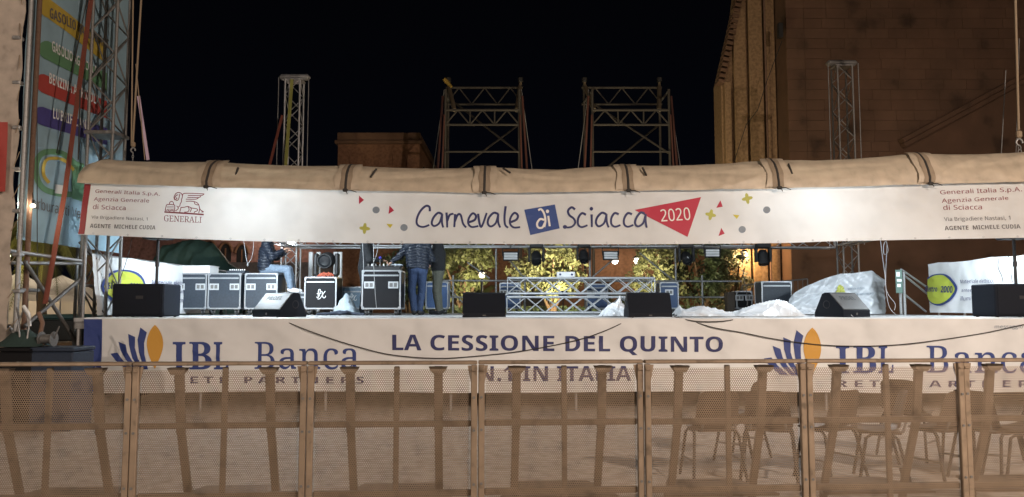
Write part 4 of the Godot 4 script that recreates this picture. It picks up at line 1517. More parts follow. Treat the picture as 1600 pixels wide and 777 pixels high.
func fuel_tower():
	var t := thing("fuel_banner", "tall pale blue fuel company banner on the scaffold beside the stage", "banner")
	var m := MB.new()
	m.grid(func(u: float, v: float) -> Vector3:
		var z := lerpf(-10.95, -13.9, u)
		var y := lerpf(8.6, 2.5, v)
		return Vector3(-7.1 + 0.03 * nz.get_noise_2d(z * 0.8, y * 0.5), y, z), 24, 40)
	part(t, "cloth", m, M.fuel_sheet)
	var on := func(p: Vector2) -> Vector3: return on_fuel(p.x, p.y, 0.012)
	var over := func(p: Vector2) -> Vector3: return on_fuel(p.x, p.y, 0.024)
	for r in [["GASOLIO NAZIONALE", [60, -8], [165, 72], 32.0, M.pill_yellow, M.grey_ink, [76, 11], [168, 62], 15.0],
		["GASOLIO AGRICOLO", [59, 60], [165, 116], 30.0, M.pill_green, M.white, [78, 63], [150, 104], 15.0],
		["BENZINA AGRICOLA", [54, 112], [165, 160], 30.0, M.pill_red, M.white, [75, 113], [152, 150], 15.0],
		["LUBRIFICANTI", [51, 163], [165, 202], 29.0, M.pill_blue, M.white, [81, 168], [141, 190], 15.0]]:
		var a := Vector2(r[1][0], r[1][1])
		var b := Vector2(r[2][0], r[2][1])
		var poly := PackedVector2Array()
		var hh: float = r[3] / 2.0
		for i in 9:
			var an := PI / 2 + PI * i / 8.0
			poly.append(a + Vector2(14, hh + 4) + Vector2(cos(an) * 15, -sin(an) * -hh + (-cos(an) * -3.0)))
		poly.append(b + Vector2(0, hh * 0.9 - hh))
		poly.append(b + Vector2(0, hh * 0.9 + hh * 0.8))
		m = MB.new()
		fill(m, poly, on, 20.0)
		part(t, "pill_shape", m, r[4])
		var c := Vector2(r[6][0], r[6][1])
		var e := Vector2(r[7][0], r[7][1])
		letters(t, r[0], false, true, [c, e, e + Vector2(0, r[8]), c + Vector2(0, r[8] + 2)], over, r[5], 14.0, true)
	# pump emblem: a green and yellow hose loop with a nozzle box
	m = MB.new()
	stroke(m, [Vector2(118, 258), Vector2(95, 240), Vector2(70, 238), Vector2(57, 250), Vector2(56, 275), Vector2(66, 294), Vector2(86, 302), Vector2(110, 304)], 9.0, on, 6)
	fill(m, PackedVector2Array([Vector2(110, 250), Vector2(130, 256), Vector2(130, 316), Vector2(110, 310)]), on)
	part(t, "hose_emblem", m, M.pill_green)
	m = MB.new()
	stroke(m, [Vector2(112, 266), Vector2(95, 250), Vector2(74, 248), Vector2(66, 258), Vector2(66, 274), Vector2(74, 286)], 5.0, over, 6)
	part(t, "hose_emblem", m, M.pill_yellow)
	m = MB.new()
	fill(m, PackedVector2Array([Vector2(83, 288), Vector2(96, 290), Vector2(98, 304), Vector2(82, 302)]), over)
	part(t, "nozzle_emblem", m, M.white)
	letters(t, "Carburanti Ve", false, false, [Vector2(40, 305), Vector2(124, 326), Vector2(124, 342), Vector2(40, 324)], over, M.grey_ink, 14.0, true)
	# scaffold that carries it
	t = thing("side_scaffold", "weathered tube scaffold carrying the fuel banner beside the stage", "scaffold")
	for q in [[28.0, 10.4, 8.5, 0.032], [41.0, 10.9, 8.5, 0.036], [131.0, 11.75, 3.0, 0.028], [126.0, 11.9, 2.7, 0.028], [119.0, 13.6, 8.4, 0.028], [10.0, 13.0, 8.5, 0.03]]:
		var x := gx(q[0], q[1], 2.0)
		bar(t, "upright", Vector3(x, 0, -q[1]), Vector3(x, q[2], -q[1]), q[3], M.rust if q[0] == 41.0 else M.galv)
	for q in [[14, 392, 128, 408, 10.5, 11.75], [14, 411, 128, 412, 10.6, 11.9], [30, 453, 60, 454, 10.7, 11.4], [12, 510, 40, 540, 10.6, 10.9]]:
		bar(t, "ledger", at(q[0], q[1], q[4]), at(q[2], q[3], q[5]), 0.026, M.galv)
	for q in [[38, 408, 121, 538, 10.7, 11.9], [128, 434, 38, 510, 11.8, 10.8], [124, 378, 150, 405, 12.0, 12.2]]:
		bar(t, "diagonal", at(q[0], q[1], q[4]), at(q[2], q[3], q[5]), 0.028, M.steel)
	for y in [60, 130, 200, 265, 330, 398, 455, 520]:
		var p := at(28, y, 10.4)
		var cm := MB.new()
		cm.bx(p, Vector3(0.11, 0.05, 0.11), 0.01)
		part(t, "coupler", cm, M.galv)
	# beige wrap of the loudspeaker tower at the edge
	t = thing("tower_wrap", "beige tarpaulin wrapped tower laced to a scaffold pole", "tarpaulin")
	m = MB.new()
	var xr := gx(24.0, 10.35, 3.0)
	m.grid(func(u: float, v: float) -> Vector3:
		var x := lerpf(xr - 1.6, xr, u)
		var y := lerpf(7.5, 0.5, v)
		return Vector3(x - 0.035 * u * absf(sin(y * 3.3)), y, -10.35 + 0.06 * nz.get_noise_2d(x * 1.3, y * 0.9)), 24, 60)
	part(t, "cloth", m, M.wraptarp)
	m = MB.new()
	m.grid(func(u: float, v: float) -> Vector3:
		var a := at(lerpf(-40.0, 9.5, u), lerpf(190.0, 300.0, v), 10.28)
		return a + Vector3(0, 0, 0.06 * nz.get_noise_2d(a.x * 1.3, a.y * 0.9)), 8, 10)
	part(t, "red_patch", m, M.pill_red)
	for k in 14:
		var y := 1.2 + k * 0.45
		bar(t, "lacing", Vector3(xr - 0.03, y, -10.33), Vector3(gx(28, 10.4, y) + 0.03, y + 0.2, -10.37), 0.005, M.rope)
	# small festoon lamps on the scaffold
	for q in [[31.0, 319.0], [51.0, 322.0]]:
		var p := at(q[0], q[1], 10.85)
		var l := thing("festoon_lamp", "small lit festoon lamp in front of the fuel banner", "lamp", p, 0.0, "festoon lamps on the scaffold")
		var g := MB.new()
		g.lathe(Transform3D(), [Vector2(0, -0.028), Vector2(0.03, -0.015), Vector2(0.036, 0.006), Vector2(0.018, 0.03), Vector2(0, 0.034)], 10)
		part(l, "bulb", g, glow(1.0, 0.88, 0.7, 5.0))
		bar(l, "holder", Vector3(0, 0.03, 0), Vector3(0, 0.09, 0), 0.018, M.dark)
		bar(l, "wire", Vector3(0, 0.08, 0), Vector3(-0.05, 0.22, -0.06), 0.006, M.dark)
		omni(l, Vector3.ZERO, Color(1.0, 0.82, 0.6).linear_to_srgb(), 0.12, 0.03)
	# straps and hoist lines
	flat_strap("long orange ratchet strap crossing the fuel banner", at(146, -30, 12.0), at(101, 300, 11.4), 0.075, M.orange_strap)
	flat_strap("lower run of the orange ratchet strap over the scaffold cross", at(101, 300, 11.4), at(70, 475, 11.0), 0.075, M.orange_strap)
	flat_strap("pale violet strap rising from the end of the canopy", at(216, 150, 12.5), at(231, 250, 12.5), 0.05, M.pink_strap)
	var lines := [[222, -30, 207, 228, 0.016], [208, -30, 205, 228, 0.012], [212, 100, 226, 250, 0.008], [135, 0, 88, 240, 0.008], [57, 0, 58, 470, 0.006], [125, 140, 122, 250, 0.01]]
	for q in lines:
		var c := MB.new()
		var dd := 12.3 if q[0] > 200 else 11.2
		c.tube(at(q[0], q[1], dd), at(q[2], q[3], dd), q[4], q[4], 6)
		solo("hoist_line", c, M.rope if q[0] > 200 else M.dark, "slack hoist line hanging beside the lattice tower" if q[0] > 200 else "thin dark guy wire in front of the fuel banner", "rope", "ropes on the stage towers")
	hook("steel hook block hanging by the end of the canopy near the fuel banner", at(208, 226, 12.3), 0.7)
	var c := MB.new()
	c.tube(at(1586, -30, 12.2), at(1592, 203, 12.2), 0.02, 0.02, 8)
	solo("hoist_line", c, M.rope, "thick hoist rope hanging in front of the church pediment", "rope", "ropes on the stage towers")
	hook("steel hook block hanging in front of the church pediment", at(1592.5, 210, 12.2), 1.0)
	for q in [[1572, 110, 1565, 240, 0.008], [1593, 60, 1588, 240, 0.007]]:
		c = MB.new()
		c.tube(at(q[0], q[1], 12.5), at(q[2], q[3], 12.5), q[4], q[4], 6)
		solo("hoist_line", c, M.steel, "thin steel line beside the thick hoist rope", "rope", "thin steel lines near the church")

func hook(label: String, p: Vector3, k: float):
	var t := thing("hook_block", label, "hook", p)
	var m := MB.new()
	m.bx(Vector3(0, 0.0, 0), Vector3(0.09, 0.12, 0.07) * k, 0.02 * k)
	part(t, "block", m, M.rope)
	m = MB.new()
	var pts := []
	var rr := []
	for i in 14:
		var a := -PI / 2 + TAU * 0.8 * i / 13.0
		pts.append(Vector3(cos(a + PI) * 0.05, -0.13 - sin(a) * -0.055, 0) * k)
		rr.append(0.016 * k)
	m.sweep(pts, rr, 6)
	part(t, "hook", m, M.galv)
	for i in 3:
		m = MB.new()
		var lp := []
		var lr := []
		for j in 13:
			var a := TAU * j / 12.0
			lp.append(Vector3(cos(a) * 0.022 * (1.0 if i % 2 else 0.25), -0.22 - i * 0.06 + sin(a) * 0.038, cos(a) * 0.022 * (0.25 if i % 2 else 1.0)) * k)
			lr.append(0.008 * k)
		m.sweep(lp, lr, 5)
		part(t, "chain_link", m, M.galv)


func float_frames():
	# two tall tube frames behind the garden
	for s in [[[690, 135], [815, 137], [835, 150], [697, 205], [823, 206], 27.5, "tall scaffold frame with lattice girders next to the terracotta house", 0.0],
		[[920, 132], [1050, 128], [1062, 135], [922, 195], [1040, 192], 27.5, "tall scaffold frame with lattice girders next to the church", 1.0]]:
		var d: float = s[5]
		var L := gx(s[0][0] + 2, d, 8.0)
		var R := gx(s[1][0], d, 8.0)
		var t := thing("scaffold_frame", s[6], "scaffold", Vector3((L + R) / 2, 0, -d), 0.0, "tall frames behind the stage")
		var hw := (R - L) / 2
		var yt := at(800, 137, d + 2.2).y
		var y2 := at(800, 163, d + 2.2).y
		var y3 := at(800, 172, d).y
		var y4 := at(800, 195, d).y
		var y5 := at(800, 238, d).y
		var bd := 2.2
		for x in [-hw, hw]:
			for z in [0.0, -bd]:
				bar(t, "upright", Vector3(x * (1.0 if z < 0.0 else 0.94), 0, z), Vector3(x * (1.0 if z < 0.0 else 0.94), yt + (0.15 if z < 0.0 else -0.7), z), 0.05, M.tubing)
		# upper girder at the back, lower girder in front
		for g in [[yt, y2, -bd, 6, M.tubing, hw * 1.06], [y3, y4, 0.0, 6, M.tubing, hw * 0.94]]:
			bar(t, "girder_chord", Vector3(-g[5], g[0], g[2]), Vector3(g[5], g[0], g[2]), 0.05, g[4])
			bar(t, "girder_chord", Vector3(-g[5], g[1], g[2]), Vector3(g[5], g[1], g[2]), 0.045, g[4])
			for k in g[3]:
				var xa := lerpf(-g[5], g[5], float(k) / g[3])
				var xb := lerpf(-g[5], g[5], float(k + 1) / g[3])
				var up: bool = k % 2 == 0
				bar(t, "girder_brace", Vector3(xa, g[1] if up else g[0], g[2]), Vector3(xb, g[0] if up else g[1], g[2]), 0.03, g[4])
				if g[2] == 0.0 and k in [2, 4]:
					bar(t, "girder_brace", Vector3(xa, g[1], 0), Vector3(xa, g[0], 0), 0.03, g[4])
		bar(t, "cross_brace", Vector3(-hw * 0.8, y5 - 0.8, -0.2), Vector3(hw, y3, -bd + 0.2), 0.04, M.tubing)
		bar(t, "cross_brace", Vector3(-hw * 0.8, y2, -bd + 0.2), Vector3(hw * 0.95, y5, -0.2), 0.04, M.tubing)
		bar(t, "ledger", Vector3(-hw * 0.94, y5, 0.1), Vector3(hw * 0.94, y5, 0.1), 0.035, M.tubing)
		for x in [-hw, hw]:
			bar(t, "ledger", Vector3(x, yt - 0.6, -bd), Vector3(x * 0.94, yt - 0.75, 0), 0.04, M.steel)
			bar(t, "side_stay", Vector3(x * 1.02, yt - 0.9, -0.2), Vector3(x * 1.32, 2.0, 0.1), 0.045, M.redpipe)
			bar(t, "side_stay", Vector3(x * 0.96, y3 - 0.2, 0.1), Vector3(x * 1.1, 2.0, 0.3), 0.035, M.redpipe)
			bar(t, "guy_wire", Vector3(x * 1.0, yt - 0.6, -0.4), Vector3(x * 1.6, 3.0, -0.6), 0.014, M.galv)
			# hydraulic ram leaning at the top corner
			var rm := MB.new()
			rm.tube(Vector3(x * (0.72 if (x < 0) == (s[7] == 0.0) else 0.88), y3 + 0.05, -0.2), Vector3(x * 0.97, yt - 0.05, -bd + 0.2), 0.085, 0.085, 10)
			rm.tube(Vector3(x * 0.97, yt - 0.05, -bd + 0.2), Vector3(x * 0.99, yt + 0.2, -bd + 0.1), 0.055, 0.055, 8)
			part(t, "ram", rm, worn(mat(0.26, 0.20, 0.13, 0.6), M.blot, 2.0))
			var pm := MB.new()
			pm.bx(Vector3(x * 0.99, yt + 0.28, -bd + 0.1), Vector3(0.2, 0.22, 0.2), 0.04)
			part(t, "ram_joint", pm, M.dark)
		if s[7] == 0.0:
			var ym := MB.new()
			ym.sweep([Vector3(-hw, yt - 0.25, -0.2), Vector3(-hw * 0.92, yt - 0.35, -0.25), Vector3(-hw * 0.8, yt - 0.55, -0.2)], [0.07, 0.09, 0.05], 7)
			part(t, "sling", ym, worn(mat(0.30, 0.19, 0.03, 0.8), M.blot, 2.0))


func side_banners():
	# banners on the railings at both ends of the stage
	var X := -6.62
	var t := thing("railing_banner", "white electrical shop banner on the railing near the fuel banner", "banner", Vector3.ZERO, 0.0, "electrical shop banners")
	var bend := func(z: float, y: float) -> float: return 0.05 * nz.get_noise_2d(z * 0.9, y * 1.1) + 0.015 * nz.get_noise_2d(z * 3.0 + y, y * 2.0)
	var m := MB.new()
	m.grid(func(u: float, v: float) -> Vector3:
		var z := lerpf(-12.05, -17.0, u)
		var y: float = lerpf(S + 1.0 - 0.02 * absf(sin(u * 12.0)), S + 0.03, v)
		return Vector3(X + bend.call(z, y) + (0.14 * v * maxf(0.0, 1.0 - u * 6.0)), y, z), 60, 16)
	part(t, "cloth", m, M.sheeting)
	var on := func(p: Vector2) -> Vector3:
		var q := on_x(p.x, p.y, X)
		return q + Vector3(bend.call(q.z, q.y) + (0.14 * clampf((S + 1.0 - q.y), 0, 1) * maxf(0.0, 1.0 - ((-12.05 - q.z) / 4.95) * 6.0)) + 0.02, 0, 0)
	var over := func(p: Vector2) -> Vector3: return on.call(p) + Vector3(0.012, 0, 0)
	m = MB.new()
	fill(m, PackedVector2Array(smooth([Vector2(154, 447), Vector2(163, 433), Vector2(176, 423), Vector2(196, 422), Vector2(213, 427), Vector2(226, 441), Vector2(226, 455), Vector2(214, 466), Vector2(196, 471), Vector2(172, 471), Vector2(158, 460), Vector2(154, 447)], 3)), on, 10.0)
	part(t, "oval_border", m, M.logo_blue)
	m = MB.new()
	fill(m, PackedVector2Array(smooth([Vector2(158, 448), Vector2(166, 434), Vector2(180, 425), Vector2(197, 425), Vector2(211, 431), Vector2(222, 443), Vector2(221, 454), Vector2(211, 463), Vector2(196, 467), Vector2(175, 467), Vector2(162, 459), Vector2(158, 448)], 3)), over, 10.0)
	part(t, "oval", m, M.oval)
	var over2 := func(p: Vector2) -> Vector3: return on.call(p) + Vector3(0.022, 0, 0)
	letters(t, "Elettro", false, true, [Vector2(164, 441), Vector2(196, 442), Vector2(196, 451), Vector2(163, 452)], over2, M.navy, 14.0, true)
	letters(t, "2000", false, true, [Vector2(199, 442), Vector2(217, 443), Vector2(217, 451), Vector2(199, 451)], over2, M.navy, 14.0, true)
	letters(t, "Materiale elettrico,", false, false, [Vector2(238, 437), Vector2(296, 440), Vector2(296, 446), Vector2(238, 446)], on, M.navy)
	letters(t, "antennistica, video,", false, false, [Vector2(238, 452), Vector2(296, 453), Vector2(296, 459), Vector2(238, 460)], on, M.navy)
	letters(t, "illuminotecnica", false, false, [Vector2(244, 466), Vector2(292, 466), Vector2(292, 472), Vector2(244, 474)], on, M.navy)
	railing_behind("galvanised railing at the fuel banner end of the stage", X - 0.12, -12.0, -20.2)

	X = 8.42
	t = thing("railing_banner", "white electrical shop banner on the railing near the church", "banner", Vector3.ZERO, 0.0, "electrical shop banners")
	m = MB.new()
	m.grid(func(u: float, v: float) -> Vector3:
		var z := lerpf(-11.9, -15.5, u)
		var y: float = lerpf(S + 1.04 - 0.03 * absf(sin(u * 7.0)), S + 0.05, v)
		return Vector3(X + bend.call(z + 50.0, y), y, z), 50, 16)
	part(t, "cloth", m, M.sheeting)
	var onr := func(p: Vector2) -> Vector3:
		var q := on_x(p.x, p.y, X)
		return q + Vector3(bend.call(q.z + 50.0, q.y) - 0.02, 0, 0)
	var overr := func(p: Vector2) -> Vector3: return onr.call(p) - Vector3(0.012, 0, 0)
	var overr2 := func(p: Vector2) -> Vector3: return onr.call(p) - Vector3(0.022, 0, 0)
	m = MB.new()
	fill(m, PackedVector2Array(smooth([Vector2(1451, 434), Vector2(1461, 429), Vector2(1474, 428), Vector2(1486, 433), Vector2(1496, 447), Vector2(1495, 458), Vector2(1487, 471), Vector2(1472, 478), Vector2(1460, 475), Vector2(1453, 466), Vector2(1451, 434)], 3)), onr, 10.0)
	part(t, "oval_border", m, M.logo_blue)
	m = MB.new()
	fill(m, PackedVector2Array(smooth([Vector2(1452, 437), Vector2(1462, 431), Vector2(1474, 430), Vector2(1484, 436), Vector2(1493, 448), Vector2(1492, 457), Vector2(1485, 469), Vector2(1472, 475), Vector2(1461, 473), Vector2(1453, 463), Vector2(1452, 437)], 3)), overr, 10.0)
	part(t, "oval", m, M.oval)
	letters(t, "Elettro", false, true, [Vector2(1449.5, 447), Vector2(1469, 447), Vector2(1469, 456), Vector2(1449.5, 456)], overr2, M.navy, 14.0, true)
	letters(t, "2000", false, true, [Vector2(1475, 447), Vector2(1491, 447), Vector2(1491, 458), Vector2(1475, 457)], overr2, M.navy, 14.0, true)
	letters(t, "Materiale elettrico,", false, false, [Vector2(1502, 437), Vector2(1556, 435), Vector2(1556, 443), Vector2(1502, 444)], onr, M.navy)
	letters(t, "antennistica, video,", false, false, [Vector2(1504, 451), Vector2(1560, 450), Vector2(1560, 457), Vector2(1504, 457)], onr, M.navy)
	letters(t, "illuminotecnica", false, false, [Vector2(1502, 463), Vector2(1548, 463), Vector2(1548, 469), Vector2(1502, 470)], onr, M.navy)
	railing_behind("galvanised railing at the church end of the stage", X + 0.12, -11.9, -15.4)

	# sheet thrown over the railing at the back by the church
	t = thing("draped_banner", "crumpled white banner draped over the railing in front of the church wall", "banner")
	var prof := [[1232, 468], [1240, 458], [1262, 446], [1290, 435], [1312, 428], [1335, 427], [1362, 423], [1372, 430], [1381, 438]]
	m = MB.new()
	m.grid(func(u: float, v: float) -> Vector3:
		var px := lerpf(1232.0, 1383.0, u)
		var py := lerpf(lut(prof, px), 491.0, v)
		var q := at(px, py, 15.9 - 0.35 * v + (0.5 * maxf(0.0, (px - 1362.0) / 21.0)))
		var k := 0.07 * nz.get_noise_2d(u * 5.0 + v * 2.0, v * 1.3) + 0.07 * (0.35 - absf(nz.get_noise_2d(u * 4.0 - v * 1.6, v * 0.8 + 2.0))) + 0.09 * absf(fposmod(u * 4.2 + v * 0.9, 1.0) - 0.5) * (1.0 - u) * (0.3 + v)
		return Vector3(q.x, maxf(q.y, S + 0.01), q.z + k + 0.07 * creases(u, v, 9, 10, 0.03)), 80, 30)
	part(t, "cloth", m, M.plastic_sheet)
	var ond := func(p: Vector2) -> Vector3:
		var v := (p.y - lut(prof, p.x)) / (491.0 - lut(prof, p.x))
		var u := (p.x - 1232.0) / 151.0
		var q := at(p.x, p.y, 15.9 - 0.35 * v)
		var k := 0.07 * nz.get_noise_2d(u * 5.0 + v * 2.0, v * 1.3) + 0.07 * (0.35 - absf(nz.get_noise_2d(u * 4.0 - v * 1.6, v * 0.8 + 2.0))) + 0.09 * absf(fposmod(u * 4.2 + v * 0.9, 1.0) - 0.5) * (1.0 - u) * (0.3 + v)
		return Vector3(q.x, q.y, q.z + k + 0.07 * creases(u, v, 9, 10, 0.03) + 0.03)
	m = MB.new()
	fill(m, PackedVector2Array([Vector2(1303, 457), Vector2(1306, 447), Vector2(1310, 445), Vector2(1315, 448), Vector2(1319, 457)]), ond, 4.0)
	part(t, "oval", m, M.lime)
	letters(t, "Materiale elettrico,", false, false, [Vector2(1323, 450), Vector2(1349, 448), Vector2(1349, 452), Vector2(1323, 454)], ond, M.slate, 4.0)
	letters(t, "illuminotecnica", false, false, [Vector2(1337, 458), Vector2(1362, 456), Vector2(1362, 460), Vector2(1337, 462)], ond, M.slate, 4.0)
	# loose white sheets lying on the deck
	for s in [[[[1052, 494], [1062, 488], [1078, 484], [1090, 479], [1110, 483], [1128, 489], [1142, 493]], 12.6, "crumpled white sheet lying on the deck beside a black wedge monitor", 3.0],
		[[[1142, 494], [1160, 488], [1182, 478], [1208, 468], [1222, 470], [1232, 476], [1240, 486], [1248, 496]], 12.5, "large crumpled white sheet heaped on the deck in front of the flight case", 8.0],
		[[[940, 495], [944, 484], [952, 477], [966, 477], [980, 481], [984, 495]], 12.9, "small white sheet heaped beside the stacked trusses", 5.0]]:
		m = MB.new()
		var d: float = s[1]
		m.grid(func(u: float, v: float) -> Vector3:
			var px := lerpf(s[0][0][0], s[0][-1][0], u)
			var top: float = at(px, lut(s[0], px), d).y - S
			var w := pow(sin(PI * clampf(v, 0.0, 1.0)), 0.7)
			var c := creases(u, v, int(s[3]), 11, 0.035)
			var ragged := 0.05 * nz.get_noise_2d(u * 4.0 + s[3], v * 3.0)
			return Vector3(gx(px, d, S) + 0.02 * c, S + 0.012 + maxf(0.0, top * w * (0.84 + 0.3 * c) + 0.035 * c * w), -d + lerpf(0.45, -0.6, v) + ragged), 70, 28)
		solo("white_sheet", m, M.plastic_sheet, s[2], "sheet", "loose white sheets")

func railing_behind(label: String, x: float, z0: float, z1: float):
	var t := thing("side_railing", label, "railing", Vector3(x, S, (z0 + z1) / 2))
	var h := (z0 - z1) / 2
	for k in 5:
		var z := lerpf(h, -h, k / 4.0)
		bar(t, "post", Vector3(0, -0.1, z), Vector3(0, 1.02, z), 0.022, M.galv)
	for y in [1.0, 0.5]:
		bar(t, "rail", Vector3(0, y, h), Vector3(0, y, -h), 0.022, M.galv)


func flight_case(label: String, pos: Vector3, sz: Vector3, turn: float, body: Material, latches: int, wheels := true, edge: Material = null, group := "flight cases on the stage") -> Node3D:
	var t := thing("flight_case", label, "flight case", pos, turn, group)
	var em: Material = edge if edge else M.case_edge
	var wh := 0.12 if wheels else 0.0
	var c := Vector3(0, wh + sz.y / 2, 0)
	var m := MB.new()
	m.bx(c, sz - Vector3.ONE * 0.012, 0.004)
	part(t, "body", m, body)
	var h := sz / 2
	var ew := 0.028
	for ax in 3:
		for s1 in [-1.0, 1.0]:
			for s2 in [-1.0, 1.0]:
				var p := Vector3.ZERO
				p[(ax + 1) % 3] = s1 * (h[(ax + 1) % 3] - ew / 2 + 0.003)
				p[(ax + 2) % 3] = s2 * (h[(ax + 2) % 3] - ew / 2 + 0.003)
				var q := Vector3.ONE * ew
				q[ax] = sz[ax] - ew * 1.4
				m = MB.new()
				m.bx(c + p, q, 0.004)
				part(t, "edge", m, em)
	var ball := MB.new()
	ball.bx(Vector3.ZERO, Vector3.ONE * 0.062, 0.018)
	var bm := ball.mesh()
	for x in [-1.0, 1.0]:
		for y in [-1.0, 1.0]:
			for z in [-1.0, 1.0]:
				part(t, "corner", bm, em, Transform3D(Basis(), c + Vector3(x * (h.x - 0.024), y * (h.y - 0.024), z * (h.z - 0.024))))
	# lid line
	m = MB.new()
	m.bx(c + Vector3(0, h.y - 0.10, h.z + 0.001), Vector3(sz.x - 0.08, 0.03, 0.012), 0.003)
	part(t, "lid_rim", m, em)
	for k in latches:
		var x := 0.0 if latches == 1 else lerpf(-0.62, 0.62, k / float(latches - 1)) * h.x
		m = MB.new()
		m.bx(c + Vector3(x, 0.12 * sz.y, h.z - 0.001), Vector3(0.19, 0.13, 0.012), 0.004)
		var la := part(t, "latch", m, M.alu)
		m = MB.new()
		for q in [[-0.04, 0.0, 0.06, 0.075], [0.04, 0.0, 0.06, 0.075]]:
			m.bx(c + Vector3(x + q[0], 0.12 * sz.y + q[1], h.z + 0.008), Vector3(q[2], q[3], 0.01), 0.003)
		part(la, "latch_wing", m, M.steel)
	if wheels:
		for x in [-1.0, 1.0]:
			for z in [-1.0, 1.0]:
				var w := Vector3(x * (h.x - 0.09), 0.05, z * (h.z - 0.09))
				m = MB.new()
				m.tube(w - Vector3(0.022, 0, 0), w + Vector3(0.022, 0, 0), 0.05, 0.05, 12)
				var cw := part(t, "caster", m, M.rubber)
				m = MB.new()
				m.bx(w + Vector3(0, 0.058, 0), Vector3(0.085, 0.012, 0.085))
				m.bx(w + Vector3(-0.032, 0.028, 0), Vector3(0.006, 0.06, 0.05))
				m.bx(w + Vector3(0.032, 0.028, 0), Vector3(0.006, 0.06, 0.05))
				part(cw, "fork", m, M.galv)
	return t

func script_mark(t: Node3D, c: Vector3, k: float, z: float):
	# the looped two-letter mark on the case front
	var m := MB.new()
	for s in [[[-0.30, -0.22], [-0.2, -0.32], [-0.06, -0.1], [0.02, 0.3], [-0.1, 0.36], [-0.16, 0.1], [-0.15, -0.3]], [[-0.28, 0.02], [0.08, 0.06]],
		[[0.08, 0.2], [0.16, 0.16], [0.24, -0.28], [0.4, -0.3], [0.46, -0.15]], [[0.42, 0.24], [0.26, 0.02], [0.05, -0.3], [-0.05, -0.4], [-0.2, -0.42]]]:
		var pts := []
		for p in s:
			pts.append(Vector2(p[0], p[1]))
		stroke(m, pts, 0.055, func(p: Vector2) -> Vector3: return c + Vector3(p.x * k, p.y * k, z), 5)
	part(t, "script_mark", m, M.white)

func moving_head(label: String, p: Vector3, k: float, hang: bool, tilt: float):
	var t := thing("moving_head_light", label, "stage light", p, 0.0, "stage lights on the back truss")
	var s := -1.0 if hang else 1.0
	var m := MB.new()
	m.bx(Vector3(0, 0.06 * s, 0) * k, Vector3(0.36, 0.12, 0.26) * k, 0.02 * k)
	part(t, "base", m, M.black)
	for x in [-0.19, 0.19]:
		m = MB.new()
		m.bx(Vector3(x, 0.3 * s, 0) * k, Vector3(0.07, 0.4, 0.16) * k, 0.02 * k)
		part(t, "yoke_arm", m, M.black)
	var b := Basis(Vector3.RIGHT, tilt)
	var x := Transform3D(b, Vector3(0, 0.38 * s, 0) * k)
	m = MB.new()
	m.lathe(x * Transform3D(Basis(Vector3.RIGHT, PI / 2), Vector3.ZERO), [Vector2(0, -0.2 * k), Vector2(0.1 * k, -0.2 * k), Vector2(0.14 * k, -0.1 * k), Vector2(0.145 * k, 0.16 * k), Vector2(0.13 * k, 0.2 * k), Vector2(0.118 * k, 0.2 * k), Vector2(0.115 * k, 0.17 * k)], 16)
	part(t, "head", m, M.black)
	m = MB.new()
	m.lathe(x * Transform3D(Basis(Vector3.RIGHT, PI / 2), Vector3.ZERO), [Vector2(0.116 * k, 0.165 * k), Vector2(0.08 * k, 0.185 * k), Vector2(0, 0.192 * k)], 16)
	part(t, "lens", m, M.glass)
	if hang:
		bar(t, "clamp", Vector3(0, 0, 0), Vector3(0, 0.14, 0), 0.025, M.steel)

func panel_light(label: String, p: Vector3):
	var t := thing("panel_light", label, "stage light", p, 0.0, "panel lights on the back truss")
	var m := MB.new()
	m.bx(Vector3.ZERO, Vector3(0.40, 0.24, 0.09), 0.015)
	part(t, "housing", m, M.black)
	for k in 3:
		m = MB.new()
		m.bx(Vector3(0, 0.062 - k * 0.062, 0.043), Vector3(0.345, 0.054, 0.02), 0.008)
		part(t, "reflector", m, M.white)
	for x in [-0.21, 0.21]:
		bar(t, "yoke_arm", Vector3(x, 0, 0), Vector3(x, 0.2, 0), 0.012, M.black)
	bar(t, "yoke_bar", Vector3(-0.21, 0.2, 0), Vector3(0.21, 0.2, 0), 0.012, M.black)
	bar(t, "clamp", Vector3(0, 0.2, 0), Vector3(0, 0.30, 0), 0.02, M.steel)

